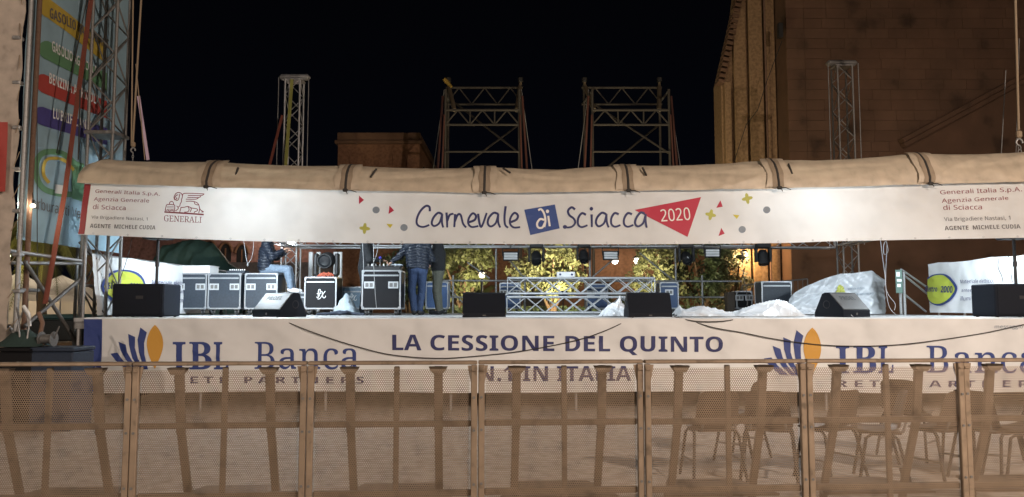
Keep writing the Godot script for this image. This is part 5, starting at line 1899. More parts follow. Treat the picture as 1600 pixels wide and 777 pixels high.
func backline():
	# row of three cases
	var w := 0.66
	for s in [[305.0, "dark flight case at the end of the row, under the white box"], [357.5, "dark flight case in the middle of the row of three"], [414.0, "dark flight case that the person sits on"]]:
		flight_case(s[1], deck(s[0], 15.75), Vector3(w, 0.72, 0.6), 0.0, M.laminate, 2)
	var b := thing("white_box", "white box lying on the end flight case", "box", deck(312, 15.75, 0.84))
	var m := MB.new()
	m.bx(Vector3(0, 0.07, 0.02), Vector3(0.6, 0.14, 0.5), 0.012)
	part(b, "carton", m, M.white)
	m = MB.new()
	m.bx(Vector3(0, 0.148, 0.02), Vector3(0.615, 0.02, 0.515), 0.006)
	part(b, "lid", m, M.white)
	b = thing("mixer", "small mixer and cables on the middle flight case", "mixer", deck(372, 15.7, 0.84))
	m = MB.new()
	m.bx(Vector3(0, 0.03, 0), Vector3(0.36, 0.06, 0.3), 0.01)
	part(b, "body", m, M.laminate)
	for k in 8:
		bar(b, "knob", Vector3(-0.15 + k * 0.042, 0.06, 0.05), Vector3(-0.15 + k * 0.042, 0.09, 0.05), 0.012, M.white)
	var c := flight_case("black flight case with a white script mark and red cloth on top", deck(505, 15.6), Vector3(0.64, 0.64, 0.55), 0.0, M.laminate_black, 0)
	script_mark(c, Vector3(0, 0.42, 0), 0.24, 0.29)
	c = flight_case("pale blue flight case with a white script mark beside a crumpled cloth", deck(552, 16.3), Vector3(0.56, 0.46, 0.5), -0.12, M.laminate_pale, 0)
	script_mark(c, Vector3(0.06, 0.36, 0), 0.2, 0.262)
	flight_case("black flight case carrying the mixing desk", deck(599, 14.9), Vector3(0.74, 0.74, 0.6), 0.0, M.laminate_black, 2)
	flight_case("grey flight case behind the standing technicians", deck(684, 17.2), Vector3(0.5, 0.6, 0.5), 0.0, M.laminate_blue, 0)
	flight_case("blue flight case with its lid behind the end of the stacked trusses", deck(797, 18.6), Vector3(0.5, 0.62, 0.5), 0.0, M.laminate_blue, 2)
	flight_case("blue flight case behind the middle of the stacked trusses", deck(932, 18.8), Vector3(0.52, 0.6, 0.5), 0.0, M.laminate_blue, 2)
	flight_case("blue flight case behind the wedge monitor near the hanging panel light", deck(1043, 18.2), Vector3(0.44, 0.62, 0.5), 0.0, M.laminate_blue, 1)
	flight_case("wide dark flight case behind the large white sheet", deck(1209, 17.0), Vector3(0.66, 0.6, 0.5), 0.0, M.laminate, 0)
	flight_case("low black flight case under the church recess", deck(1160, 18.5), Vector3(0.38, 0.42, 0.4), 0.0, M.laminate_black, 2)
	m = MB.new()
	m.bx(deck(1141, 18.6, 0.26), Vector3(0.2, 0.52, 0.3), 0.01)
	solo("brown_crate", m, worn(mat(0.08, 0.06, 0.045, 0.8), M.fine, 2.0), "plain brown crate next to the low black flight case", "crate")
	# red cloth and cables on the black case
	m = MB.new()
	var cp := deck(508, 15.6, 0.765)
	for k in 5:
		m.sweep([cp + Vector3(-0.15 + k * 0.05, 0.01, 0.05), cp + Vector3(-0.08 + k * 0.05, 0.07 + 0.02 * (k % 2), 0.0), cp + Vector3(0.02 + k * 0.04, 0.015, 0.08 - 0.05 * (k % 3))], [0.02, 0.026, 0.018], 7)
	solo("red_cloth", m, mat(0.40, 0.09, 0.05, 0.85), "crumpled red cloth lying on the black flight case", "cloth")
	# mixing desk with its controls
	var dk := thing("mixing_desk", "black mixing desk with knobs on the flight case", "mixing desk", deck(600, 14.9, 0.865))
	m = MB.new()
	m.box(Transform3D(Basis(Vector3.RIGHT, 0.12), Vector3(0, 0.05, 0)), Vector3(0.68, 0.07, 0.42), 0.012)
	part(dk, "body", m, M.black)
	for k in 9:
		var kx := -0.3 + k * 0.075
		bar(dk, "knob", Vector3(kx, 0.085, 0.05), Vector3(kx, 0.13, 0.05), 0.014, M.white if k % 3 == 1 else M.steel)
	m = MB.new()
	m.bx(Vector3(0.26, 0.11, 0), Vector3(0.2, 0.02, 0.14), 0.004)
	part(dk, "touch_pad", m, mat(0.35, 0.4, 0.45, 0.3))
	m = MB.new()
	m.tube(Vector3(-0.06, 0.08, 0.1), Vector3(-0.06, 0.22, 0.1), 0.008, 0.008, 6)
	part(dk, "microphone_neck", m, M.steel)
	m = MB.new()
	m.lathe(Transform3D(Basis(), Vector3(-0.06, 0.24, 0.1)), [Vector2(0, -0.03), Vector2(0.028, -0.01), Vector2(0.028, 0.015), Vector2(0, 0.035)], 10)
	part(dk, "microphone_head", m, mat(0.03, 0.03, 0.3, 0.6))
	# crumpled pale cloth between the cases
	m = MB.new()
	var pc := deck(542, 15.3)
	m.grid(func(u: float, v: float) -> Vector3:
		var cr := 0.05 * nz.get_noise_2d(u * 5.0, v * 5.0)
		var hgt := 0.40 * pow(maxf(0.0, 1.0 - absf(u - 0.45) * 2.0), 0.8) * sin(PI * clampf(v, 0.02, 1.0)) + 0.02
		return pc + Vector3(lerpf(-0.22, 0.26, u) + cr, hgt + absf(cr), lerpf(0.3, -0.2, v)), 20, 14)
	solo("pale_cloth", m, worn(mat(0.42, 0.5, 0.56, 0.8), M.blot, 2.0), "crumpled pale grey cloth standing in front of the pale blue flight case", "cloth")
	m = MB.new()
	var bp := deck(540, 13.9)
	for k in 6:
		m.sweep([bp + Vector3(-0.5 + k * 0.07, 0.03, 0.1 - k * 0.05), bp + Vector3(-0.2 + k * 0.05, 0.05 + 0.015 * (k % 3), -0.05 + 0.04 * k), bp + Vector3(0.35 - k * 0.04, 0.03, 0.1 - 0.05 * k)], [0.025, 0.028, 0.022], 6)
	solo("cable_heap", m, M.denim_dark, "flat heap of dark cables on the deck in front of the flight cases", "cables")
	# white upright light column and big moving head by the seated person
	moving_head("large moving head light standing on the black flight case", deck(510, 16.0, 0.70), 1.15, false, 0.15)
	for px in [484.0, 496.0, 523.0, 530.0]:
		var p := deck(px, 18.0)
		var tt := thing("light_column", "upright white light column on a floor plate behind the cases", "light column", p, 0.0, "white columns behind the cases")
		m = MB.new()
		m.bx(Vector3(0, 0.75, 0), Vector3(0.09, 1.4, 0.09), 0.01)
		part(tt, "tube", m, M.white)
		m = MB.new()
		m.bx(Vector3(0, 0.02, 0), Vector3(0.3, 0.04, 0.3), 0.006)
		part(tt, "foot_plate", m, M.steel)
	# lit white work lamp clamped to the tower
	var wl := thing("clamp_lamp", "lit white clamp lamp on the lattice tower behind the seated person", "lamp", at(454, 381, 20.2))
	m = MB.new()
	m.bx(Vector3.ZERO, Vector3(0.16, 0.11, 0.06), 0.01)
	part(wl, "lamp_lens", m, glow(0.95, 0.97, 1.0, 4.0))
	m = MB.new()
	m.bx(Vector3(0, 0, -0.06), Vector3(0.2, 0.15, 0.05), 0.01)
	part(wl, "housing", m, M.steel)
	omni(wl, Vector3(0, 0, 0.12), Color(0.95, 0.97, 1.0).linear_to_srgb(), 0.8, 0.05)
	# stacked trusses on the deck
	for s in [[792.0, 1002.0, 478.5, 17.0, "lower one of two aluminium trusses stacked on the deck"], [793.0, 1019.0, 453.0, 17.3, "upper one of two aluminium trusses stacked on the deck"]]:
		var d: float = s[3]
		var y0 := S + 0.03 + 0.18 if s[2] > 470.0 else S + 0.03 + 0.36 + 0.06 + 0.18
		var t := thing("stacked_truss", s[4], "truss", Vector3(gx((s[0] + s[1]) / 2, d, y0), y0 - 0.18, -17.15), 0.0, "trusses stacked on the deck")
		var hw := (gx(s[1], d, y0) - gx(s[0], d, y0)) / 2
		truss(t, Vector3(-hw, 0.18, 0), Vector3(hw, 0.18, 0), 0.36, 0.42, 0.026, 0.012, M.alu, 0.34, true)
	b = thing("amplifier", "small white power box on top of the stacked trusses", "box", Vector3(gx(884, 17.1, 2.2), S + 0.82, -17.15))
	m = MB.new()
	m.bx(Vector3(0, 0.06, 0), Vector3(0.40, 0.12, 0.3), 0.01)
	part(b, "body", m, M.white)
	for x in [-0.13, 0.13]:
		bar(b, "socket", Vector3(x, 0.06, 0.15), Vector3(x, 0.06, 0.158), 0.025, M.navy)
	# lights on the back truss
	for s in [[838.0, 0.95, 0.7], [912.0, 0.85, 0.9], [1072.0, 0.95, 0.5], [1192.0, 0.95, 1.3]]:
		moving_head({838.0: "moving head light hanging over the bright garden tree", 912.0: "moving head light hanging next to the pendant lanterns", 1072.0: "moving head light hanging before the dense dark tree", 1192.0: "moving head light hanging over the church recess"}[s[0]], at(s[0], 381, 19.7), s[1], true, s[2])
	panel_light("pale panel light hanging beside the globe lamp tree", at(798, 400.5, 19.7))
	panel_light("pale panel light hanging beside the pendant lanterns", at(954, 399.5, 19.7))
	panel_light("pale panel light hanging in front of the dense dark tree", at(1113, 395.5, 19.7))
	# tarpaulin-covered heap behind the stage
	m = MB.new()
	var hp := [[238, 430], [246, 398], [256, 384], [275, 376], [305, 374], [328, 380], [342, 396], [352, 410], [375, 421], [392, 430]]
	m.grid(func(u: float, v: float) -> Vector3:
		var px := lerpf(238.0, 392.0, u)
		var top: float = at(px, lut(hp, px), 24.0).y
		var f := sin(PI * clampf(v, 0.0, 1.0))
		var k := 0.16 * nz.get_noise_2d(u * 4.0, v * 3.0) + 0.06 * nz.get_noise_2d(u * 14.0 + v * 3.0, v * 5.0)
		return Vector3(gx(px, 24.0, 2.5), maxf(0.0, (top) * pow(f, 0.45) + k * 0.5), -24.0 + lerpf(1.3, -1.6, v) + k), 60, 24)
	solo("covered_float", m, M.greentarp, "carnival float covered by a dark green tarpaulin behind the stage", "covered float")


func wedge(label: String, px: float, d: float, turn: float, lettered: bool, w := 0.56):
	var t := thing("wedge_monitor", label, "wedge monitor", deck(px, d), turn, "wedge monitors along the stage front")
	var h := w / 2
	var m := MB.new()
	var prof := PackedVector2Array([Vector2(0.27, 0.006), Vector2(0.27, 0.11), Vector2(0.01, 0.385), Vector2(-0.06, 0.385), Vector2(-0.11, 0.365), Vector2(-0.26, 0.07), Vector2(-0.26, 0.006)])
	var x := Transform3D(Basis(Vector3.UP, -PI / 2), Vector3.ZERO)   # profile across z, width along x
	m.prism(prof, -h, h, x)
	part(t, "cabinet", m, M.speaker)
	# sloped grille set into the cabinet
	var a := Vector3(0, 0.112, 0.272)
	var b := Vector3(0, 0.378, 0.018)
	var up := (b - a).normalized()
	var nrm := Vector3(1, 0, 0).cross(up)
	var gx_ := Transform3D(Basis(Vector3.RIGHT, up, nrm), (a + b) / 2 + nrm * 0.004)
	m = MB.new()
	m.box(gx_, Vector3(w - 0.03, (b - a).length() - 0.02, 0.012), 0.004)
	part(t, "grille", m, M.grille)
	for s in [-1.0, 1.0]:
		m = MB.new()
		m.lathe(Transform3D(Basis(Vector3.BACK, -s * PI / 2), Vector3(s * (h - 0.002), 0.2, -0.03)), [Vector2(0.065, 0.006), Vector2(0.055, 0.006), Vector2(0.05, -0.01), Vector2(0, -0.012)], 12)
		part(t, "handle_cup", m, M.black)
	bar(t, "socket", Vector3(0.0, 0.055, 0.268), Vector3(0.0, 0.055, 0.274), 0.02, M.steel)
	if lettered:
		var q := rect(-0.17, 0.075, 0.17, -0.005)
		var on := func(p: Vector2) -> Vector3: return gx_ * Vector3(p.x, p.y + 0.03, 0.009)
		letters(t, "PROEL", false, true, q, on, mat(0.03, 0.035, 0.04, 0.5), 5.0, true)
	else:
		m = MB.new()
		m.bx(Vector3(0, 0.035, -0.262), Vector3(0.05, 0.012, 0.006))
		part(t, "badge", m, M.steel)

func sub_and_pole(label: String, px: float, d: float, plabel: String, tlabel: String):
	var p := deck(px, d)
	var t := thing("subwoofer", label, "loudspeaker", p, 0.0, "subwoofers at the ends of the stage front")
	var m := MB.new()
	m.bx(Vector3(0, 0.265, -0.1), Vector3(0.80, 0.51, 0.62), 0.02)
	part(t, "cabinet", m, M.speaker)
	m = MB.new()
	m.bx(Vector3(0, 0.265, 0.213), Vector3(0.72, 0.44, 0.012), 0.004)
	part(t, "grille", m, M.speaker)
	m = MB.new()
	m.bx(Vector3(0.03, 0.31, 0.222), Vector3(0.11, 0.05, 0.006), 0.002)
	part(t, "badge", m, M.black)
	for x in [-0.34, 0.34]:
		for z in [-0.35, 0.15]:
			bar(t, "foot", Vector3(x, 0, z), Vector3(x, 0.012, z), 0.025, M.rubber)
	var o := thing("speaker_pole", plabel, "pole", p + Vector3(0.14, 0.522, -0.1))
	bar(o, "tube", Vector3.ZERO, Vector3(0, 0.72, 0), 0.024, M.black)
	bar(o, "collar", Vector3(0, 0.28, 0), Vector3(0, 0.36, 0), 0.034, M.black)
	o = thing("top_speaker", tlabel, "loudspeaker", p + Vector3(0.14, 1.235, -0.1))
	m = MB.new()
	m.bx(Vector3(0, 0.30, 0), Vector3(0.40, 0.6, 0.36), 0.03)
	part(o, "cabinet", m, M.speaker)
	m = MB.new()
	m.bx(Vector3(0, 0.30, 0.184), Vector3(0.35, 0.54, 0.01), 0.004)
	part(o, "grille", m, M.grille)

func speakers():
	wedge("wedge monitor with a pale lettered grille beside the row of flight cases", 437, 12.1, -0.55, true, 0.62)
	wedge("black wedge monitor in front of the standing technicians", 756, 12.0, PI + 0.06, false, 0.66)
	wedge("black wedge monitor at the end of the stacked trusses", 1012, 12.0, PI, false, 0.66)
	wedge("wedge monitor with a pale lettered grille in front of the draped banner", 1316, 12.1, 0.50, true, 0.62)
	sub_and_pole("dark blue subwoofer on the deck near the fuel banner", 224, 12.1, "black pole on the subwoofer near the fuel banner", "loudspeaker on the pole near the fuel banner, behind the valance")
	sub_and_pole("dark blue subwoofer on the deck near the church", 1583, 12.1, "black pole on the subwoofer near the church", "loudspeaker on the pole near the church, behind the valance")


# ---------- people ----------
# J: joints in metres relative to the feet, the person facing -z of their own axes
func person(label: String, pos: Vector3, turn: float, J: Dictionary, top: Material, legs: Material, shoe: Material, puffy := false, sleeves := 1.0):
	var t := thing("person", label, "person", pos, turn, "technicians on the stage")
	var body := []
	var bare := []
	var jacket := []
	var trousers := []
	var shoes := []
	var P: Vector3 = J.pelvis
	var C: Vector3 = J.chest
	var N: Vector3 = J.neck
	var side: Vector3 = (J.sr - J.sl).normalized()
	var hipv: Vector3 = (J.hr - J.hl).normalized()
	for s in [-1.0, 1.0]:
		body.append([P + hipv * s * 0.075, C + side * s * 0.09, 0.105, 0.11])
		body.append([C + side * s * 0.08, N + side * s * 0.05, 0.10, 0.06])
		jacket.append([P + hipv * s * 0.085 + (C - P) * 0.1, C + side * s * 0.095, 0.135, 0.14])
		jacket.append([C + side * s * 0.09, N + side * s * 0.06, 0.125, 0.075])
		trousers.append([P + hipv * s * 0.07 - Vector3(0, 0.02, 0), P + hipv * s * 0.07 + (C - P) * 0.25, 0.118, 0.115])
	for s in ["l", "r"]:
		var sh: Vector3 = J["s" + s]
		var el: Vector3 = J["e" + s]
		var wr: Vector3 = J["w" + s]
		var hi: Vector3 = J["h" + s]
		var kn: Vector3 = J["k" + s]
		var an: Vector3 = J["a" + s]
		var to: Vector3 = J["t" + s]
		body.append_array([[C + (sh - C) * 0.6, sh, 0.07, 0.055], [sh, el, 0.05, 0.04], [el, wr, 0.04, 0.026], [hi, kn, 0.08, 0.052], [kn, an, 0.052, 0.036], [an, to, 0.038, 0.03]])
		jacket.append_array([[C + (sh - C) * 0.6 - Vector3(0, 0.02, 0), sh, 0.09, 0.078], [sh, el, 0.075, 0.062], [el, el.lerp(wr, 0.92 * sleeves), 0.06, 0.046]])
		trousers.append_array([[P.lerp(hi, 0.6), hi, 0.11, 0.108], [hi, kn, 0.105, 0.075], [kn, kn.lerp(an, 0.35), 0.076, 0.072], [kn.lerp(an, 0.3), an + (kn - an) * 0.06, 0.072, 0.062]])
		shoes.append_array([[an - Vector3(0, 0.03, 0), to - (to - an) * 0.12, 0.047, 0.046], [an - (to - an) * 0.2 - Vector3(0, 0.035, 0), an - Vector3(0, 0.03, 0), 0.042, 0.045]])
		# hand: a palm and five fingers that bend at the knuckles
		var d := (wr - el).normalized()
		var across := d.cross(Vector3.UP if absf(d.y) < 0.85 else Vector3.FORWARD).normalized()
		var palm_n := d.cross(across)
		if palm_n.y > 0.0: palm_n = -palm_n
		var th := 1.0 if s == "l" else -1.0
		var hand := []
		for k in 4:
			var off := across * (k - 1.5) * 0.0195
			var kb := wr + d * 0.088 + off
			hand.append([wr + d * 0.015 + off * 0.5, kb, 0.015, 0.0125])
			var L: float = [0.066, 0.078, 0.072, 0.056][k]
			var mid := kb + (d * 0.9 + palm_n * 0.45).normalized() * L * 0.5
			hand.append([kb, mid, 0.0095, 0.0088])
			hand.append([mid, mid + (d * 0.45 + palm_n * 0.9).normalized() * L * 0.5, 0.0088, 0.0078])
		var tb := wr + d * 0.03 + across * th * 0.022
		var tm := tb + (d * 0.6 + across * th * 0.7 + palm_n * 0.4).normalized() * 0.042
		hand.append([tb, tm, 0.013, 0.0105])
		hand.append([tm, tm + (d * 0.9 + palm_n * 0.35).normalized() * 0.034, 0.0105, 0.009])
		bare.append(hand)
	# head
	var H: Vector3 = J.head
	var f: Vector3 = J.look.normalized()
	var hu := Vector3.UP
	var hs := f.cross(hu).normalized()
	var head := [[N, H - hu * 0.05 - f * 0.02, 0.055, 0.055], [H + hu * 0.03 - f * 0.015, H + hu * 0.035 + f * 0.02, 0.088, 0.08], [H - hu * 0.06 + f * 0.035, H - hu * 0.085 + f * 0.045, 0.055, 0.042],
		[H + f * 0.1 + hu * 0.01, H + f * 0.112 - hu * 0.02, 0.008, 0.014], [H + f * 0.088 - hu * 0.052 - hs * 0.015, H + f * 0.088 - hu * 0.052 + hs * 0.015, 0.009, 0.009]]
	for s in [-1.0, 1.0]:
		head.append([H + hs * s * 0.085 + hu * 0.02, H + hs * s * 0.087 - hu * 0.025, 0.016, 0.011])
		head.append([H + f * 0.078 + hs * s * 0.03 + hu * 0.022, H + f * 0.08 + hs * s * 0.034 + hu * 0.022, 0.012, 0.012])
	var mb := MB.new()
	skin(mb, body, 0.024, 0.03)
	skin(mb, head, 0.009, 0.02)
	for h in bare:
		skin(mb, h, 0.0055, 0.006)
	part(t, "body", mb, M.skin)
	mb = MB.new()
	skin(mb, [[H + hu * 0.055 - f * 0.03, H + hu * 0.065 + f * 0.03, 0.086, 0.076], [H + hu * 0.0 - f * 0.05, H - hu * 0.05 - f * 0.055, 0.07, 0.055]], 0.012, 0.03)
	part(t, "hair", mb, M.hair)
	mb = MB.new()
	if puffy:
		# quilted: the skin swells between rows of stitching
		skin(mb, jacket, 0.012, 0.045)
		for i in mb.v.size():
			var p := mb.v[i]
			var nn := mb.n[i]
			var ph := PI * (p.y + 0.25 * absf(p.x)) / 0.062
			mb.v[i] = p + nn * (0.016 * absf(sin(ph)) - 0.004)
			var sl := 0.016 * PI / 0.062 * cos(ph) * signf(sin(ph))
			mb.n[i] = (nn - Vector3.UP * sl * (1.0 - nn.y * nn.y)).normalized()
	else:
		skin(mb, jacket, 0.02, 0.045)
	part(t, "jacket", mb, top)
	mb = MB.new()
	skin(mb, trousers, 0.019, 0.03)
	part(t, "trousers", mb, legs)
	mb = MB.new()
	skin(mb, shoes, 0.013, 0.02)
	part(t, "shoes", mb, shoe)
	return t

func standing() -> Dictionary:
	return {"pelvis": Vector3(0, 0.93, 0), "chest": Vector3(0, 1.26, 0.0), "neck": Vector3(0, 1.48, 0.0), "head": Vector3(0, 1.63, -0.03), "look": Vector3(0, -0.15, -1),
		"sl": Vector3(-0.19, 1.42, 0), "sr": Vector3(0.19, 1.42, 0), "el": Vector3(-0.27, 1.12, 0.03), "er": Vector3(0.27, 1.12, 0.03), "wl": Vector3(-0.26, 0.88, -0.06), "wr": Vector3(0.26, 0.88, -0.06),
		"hl": Vector3(-0.09, 0.90, 0), "hr": Vector3(0.09, 0.90, 0), "kl": Vector3(-0.10, 0.49, -0.02), "kr": Vector3(0.10, 0.49, -0.02), "al": Vector3(-0.11, 0.085, 0.03), "ar": Vector3(0.11, 0.085, 0.03),
		"tl": Vector3(-0.13, 0.045, -0.14), "tr": Vector3(0.13, 0.045, -0.14)}

func people():
	# man in the quilted jacket, back turned, leaning to the desk
	var J := standing()
	J.merge({"chest": Vector3(-0.02, 1.25, -0.06), "neck": Vector3(-0.04, 1.46, -0.11), "head": Vector3(-0.06, 1.60, -0.17), "look": Vector3(-0.4, -0.4, -1), "sl": Vector3(-0.22, 1.39, -0.10), "sr": Vector3(0.16, 1.40, -0.08),
		"el": Vector3(-0.36, 1.20, -0.16), "wl": Vector3(-0.53, 1.06, -0.10), "er": Vector3(0.26, 1.12, -0.10), "wr": Vector3(0.20, 1.05, -0.30),
		"kl": Vector3(-0.12, 0.50, -0.05), "al": Vector3(-0.06, 0.085, 0.06), "tl": Vector3(-0.08, 0.045, -0.11), "kr": Vector3(0.08, 0.49, -0.04), "ar": Vector3(0.05, 0.085, 0.02), "tr": Vector3(0.09, 0.045, -0.15)}, true)
	person("person in a dark quilted jacket and blue jeans reaching to the mixing desk", deck(652, 15.2), 0.0, J, M.puffer, M.denim_blue, M.black, true)
	# beside him, forearm raised
	J = standing()
	J.merge({"er": Vector3(0.24, 1.14, -0.08), "wr": Vector3(-0.02, 1.26, -0.22), "el": Vector3(-0.24, 1.13, -0.06), "wl": Vector3(-0.10, 1.22, -0.26), "al": Vector3(-0.07, 0.085, 0.03), "tl": Vector3(-0.08, 0.045, -0.14)}, true)
	person("person in a dark shirt and olive trousers with one forearm raised", deck(684, 15.9), 1.5, J, M.cloth_black, M.olive, M.cloth_black, false, 0.25)
	# dark clothes, working at the desk from the far side
	J = standing()
	J.merge({"chest": Vector3(0, 1.24, -0.05), "neck": Vector3(0, 1.46, -0.1), "head": Vector3(0, 1.6, -0.17), "el": Vector3(-0.27, 1.12, -0.08), "er": Vector3(0.27, 1.12, -0.1), "wl": Vector3(-0.18, 0.98, -0.30), "wr": Vector3(0.16, 1.10, -0.34)}, true)
	person("person in dark clothes bending over the far side of the mixing desk", deck(568, 15.6), -1.35, J, M.cloth_black, M.cloth_black, M.cloth_black)
	# seated on the case
	var z := 0.84
	J = {"pelvis": Vector3(0, z + 0.12, 0), "chest": Vector3(0, z + 0.44, -0.03), "neck": Vector3(0, z + 0.64, -0.07), "head": Vector3(0, z + 0.79, -0.12), "look": Vector3(0, -0.3, -1),
		"sl": Vector3(-0.19, z + 0.59, -0.04), "sr": Vector3(0.19, z + 0.59, -0.04), "el": Vector3(-0.23, z + 0.35, -0.18), "er": Vector3(0.23, z + 0.33, -0.16), "wl": Vector3(-0.10, z + 0.46, -0.38), "wr": Vector3(0.10, z + 0.48, -0.36),
		"hl": Vector3(-0.09, z + 0.10, -0.02), "hr": Vector3(0.09, z + 0.10, -0.02), "kl": Vector3(-0.11, z + 0.10, -0.46), "kr": Vector3(0.13, z + 0.09, -0.46), "al": Vector3(-0.11, z - 0.30, -0.56), "ar": Vector3(0.13, z - 0.30, -0.54),
		"tl": Vector3(-0.12, z - 0.36, -0.72), "tr": Vector3(0.14, z - 0.36, -0.70)}
	person("person in a dark quilted jacket and pale jeans sitting on a flight case", deck(412, 15.75, 0.0), -PI / 2 + 0.15, J, M.puffer, M.denim_pale, M.white, true)
	# the case under the feet
	flight_case("low dark flight case under the feet of the seated person", deck(462, 16.0), Vector3(0.62, 0.34, 0.5), 0.0, M.laminate, 0)


# ---------- the barrier ----------
func hole_sheet(w: float, h: float, pitch_mm: float, hole: float) -> ArrayMesh:
	var mb := MB.new()
	var p := pitch_mm
	var ry := p * 0.8660254
	var nxx := int(w / p)
	var nyy := int(h / ry)
	var R := p / sqrt(3.0)
	var outer := []
	var inner := []
	for k in 6:
		var a := PI / 6 + k * PI / 3
		outer.append(Vector3(cos(a) * R, sin(a) * R, 0))
		inner.append(Vector3(cos(a) * hole, sin(a) * hole, 0))
	var N := Vector3(0, 0, 1)
	var cell := PackedVector3Array()
	for k in 6:
		var k2 := (k + 1) % 6
		cell.append_array([outer[k], inner[k2], outer[k2], outer[k], inner[k], inner[k2]])
	for j in nyy:
		for i in nxx:
			var c := Vector3(-w / 2 + (i + 0.5 + (0.5 if j % 2 else 0.0)) * p, (j + 0.5) * ry, 0)
			for q in cell:
				mb.v.append(c + q)
				mb.n.append(N)
	return mb.mesh()

func barriers():
	var p0 := Vector3((214 - CX) / F * 4.48, 0, -4.48)
	var p1 := Vector3((1498 - CX) / F * 4.77, 0, -4.77)
	var step := (p1 - p0) / 5.0
	var L := step.length()
	var turn := atan2(-step.z, step.x)
	var H := 1.215
	var sheet := hole_sheet(L - 0.085, H - 0.10, 0.0125, 0.0052)
	var first: Node3D
	for k in range(-1, 7):
		var c := p0 + step * (k + 0.5)
		if k == -1:
			var t := thing("barrier_panel", "perforated steel crowd barrier panel with rear braces in front of the stage", "barrier", c, turn, "crowd barrier panels")
			first = t
			part(t, "perforated_sheet", sheet, M.barrier_sheet, Transform3D(Basis(), Vector3(0, 0.06, 0)))
			var m := MB.new()
			m.bx(Vector3(0, H - 0.012, 0.0), Vector3(L - 0.006, 0.022, 0.05), 0.005)
			part(t, "top_rail", m, M.barrier)
			for s in [-1.0, 1.0]:
				m = MB.new()
				m.bx(Vector3(s * (L / 2 - 0.0215), (H - 0.026) / 2, 0.006), Vector3(0.037, H - 0.026, 0.03), 0.004)
				part(t, "edge_post", m, M.barrier)
				m = MB.new()
				m.bx(Vector3(s * (L / 2 - 0.022), H - 0.055, 0.024), Vector3(0.03, 0.014, 0.012), 0.003)
				part(t, "latch", m, M.barrier)
				for y in [0.2, 0.5, 0.81, 1.0]:
					bar(t, "bolt", Vector3(s * (L / 2 - 0.0215), y, 0.018), Vector3(s * (L / 2 - 0.0215), y, 0.026), 0.008, M.steel)
				m = MB.new()
				m.prism(PackedVector2Array([Vector2(s * (L / 2 - 0.041), H - 0.03), Vector2(s * (L / 2 - 0.06), H - 0.03), Vector2(s * (L / 2 - 0.041), H - 0.13)]), -0.004, 0.004, Transform3D(Basis(), Vector3(0, 0, 0.004)))
				part(t, "gusset", m, M.barrier)
			for y in [0.845, 0.445, 0.075]:
				m = MB.new()
				m.bx(Vector3(0, y, -0.020), Vector3(L - 0.08, 0.034, 0.03), 0.004)
				part(t, "cross_rail", m, M.brace)
			m = MB.new()
			m.bx(Vector3(0.02, (H - 0.03) / 2, -0.019), Vector3(0.032, H - 0.04, 0.024), 0.004)
			part(t, "centre_rib", m, M.brace)
			for s in [-1.0, 1.0]:
				# bent brace: down from the top rail, kinked back at the cross rail
				m = MB.new()
				var top := Vector3(s * 0.262, H - 0.05, -0.07)
				var kink := Vector3(s * 0.262, 0.80, -0.13)
				var foot := Vector3(s * 0.262, 0.36, -0.30)
				for e in [[top, kink, 0.052], [kink, foot, 0.046], [foot, Vector3(s * 0.262, 0.0, -0.36), 0.046]]:
					var y: Vector3 = (e[0] - e[1]).normalized()
					var bb := Basis(Vector3.RIGHT, y, Vector3.RIGHT.cross(y))
					m.box(Transform3D(bb, (e[0] + e[1]) / 2), Vector3(e[2], (e[0] - e[1]).length() + 0.02, 0.03), 0.004)
				part(t, "brace", m, M.brace)
				m = MB.new()
				m.prism(PackedVector2Array([Vector2(-0.055, 0.02), Vector2(0.055, 0.02), Vector2(0.045, 0.0), Vector2(0.028, -0.02), Vector2(-0.028, -0.02), Vector2(-0.045, 0.0)]), -0.03, 0.03, Transform3D(Basis(), Vector3(s * 0.262, H - 0.06, -0.05)))
				part(t, "brace_bracket", m, M.brace)
			m = MB.new()
			m.prism(PackedVector2Array([Vector2(-0.36, 0.10), Vector2(0.36, 0.10), Vector2(0.23, 0.52), Vector2(-0.23, 0.52)]), -0.008, 0.008, Transform3D(Basis(Vector3.RIGHT, -PI / 2), Vector3(0, 0.385, 0)))
			part(t, "step_plate", m, M.brace)
			m = MB.new()
			m.bx(Vector3(0, 0.012, -0.45), Vector3(L - 0.05, 0.016, 0.9), 0.003)
			part(t, "floor_plate", m, M.barrier)
		else:
			copy(first, c + Vector3(0, 0, rng.randfn() * 0.006), turn + rng.randfn() * 0.006)


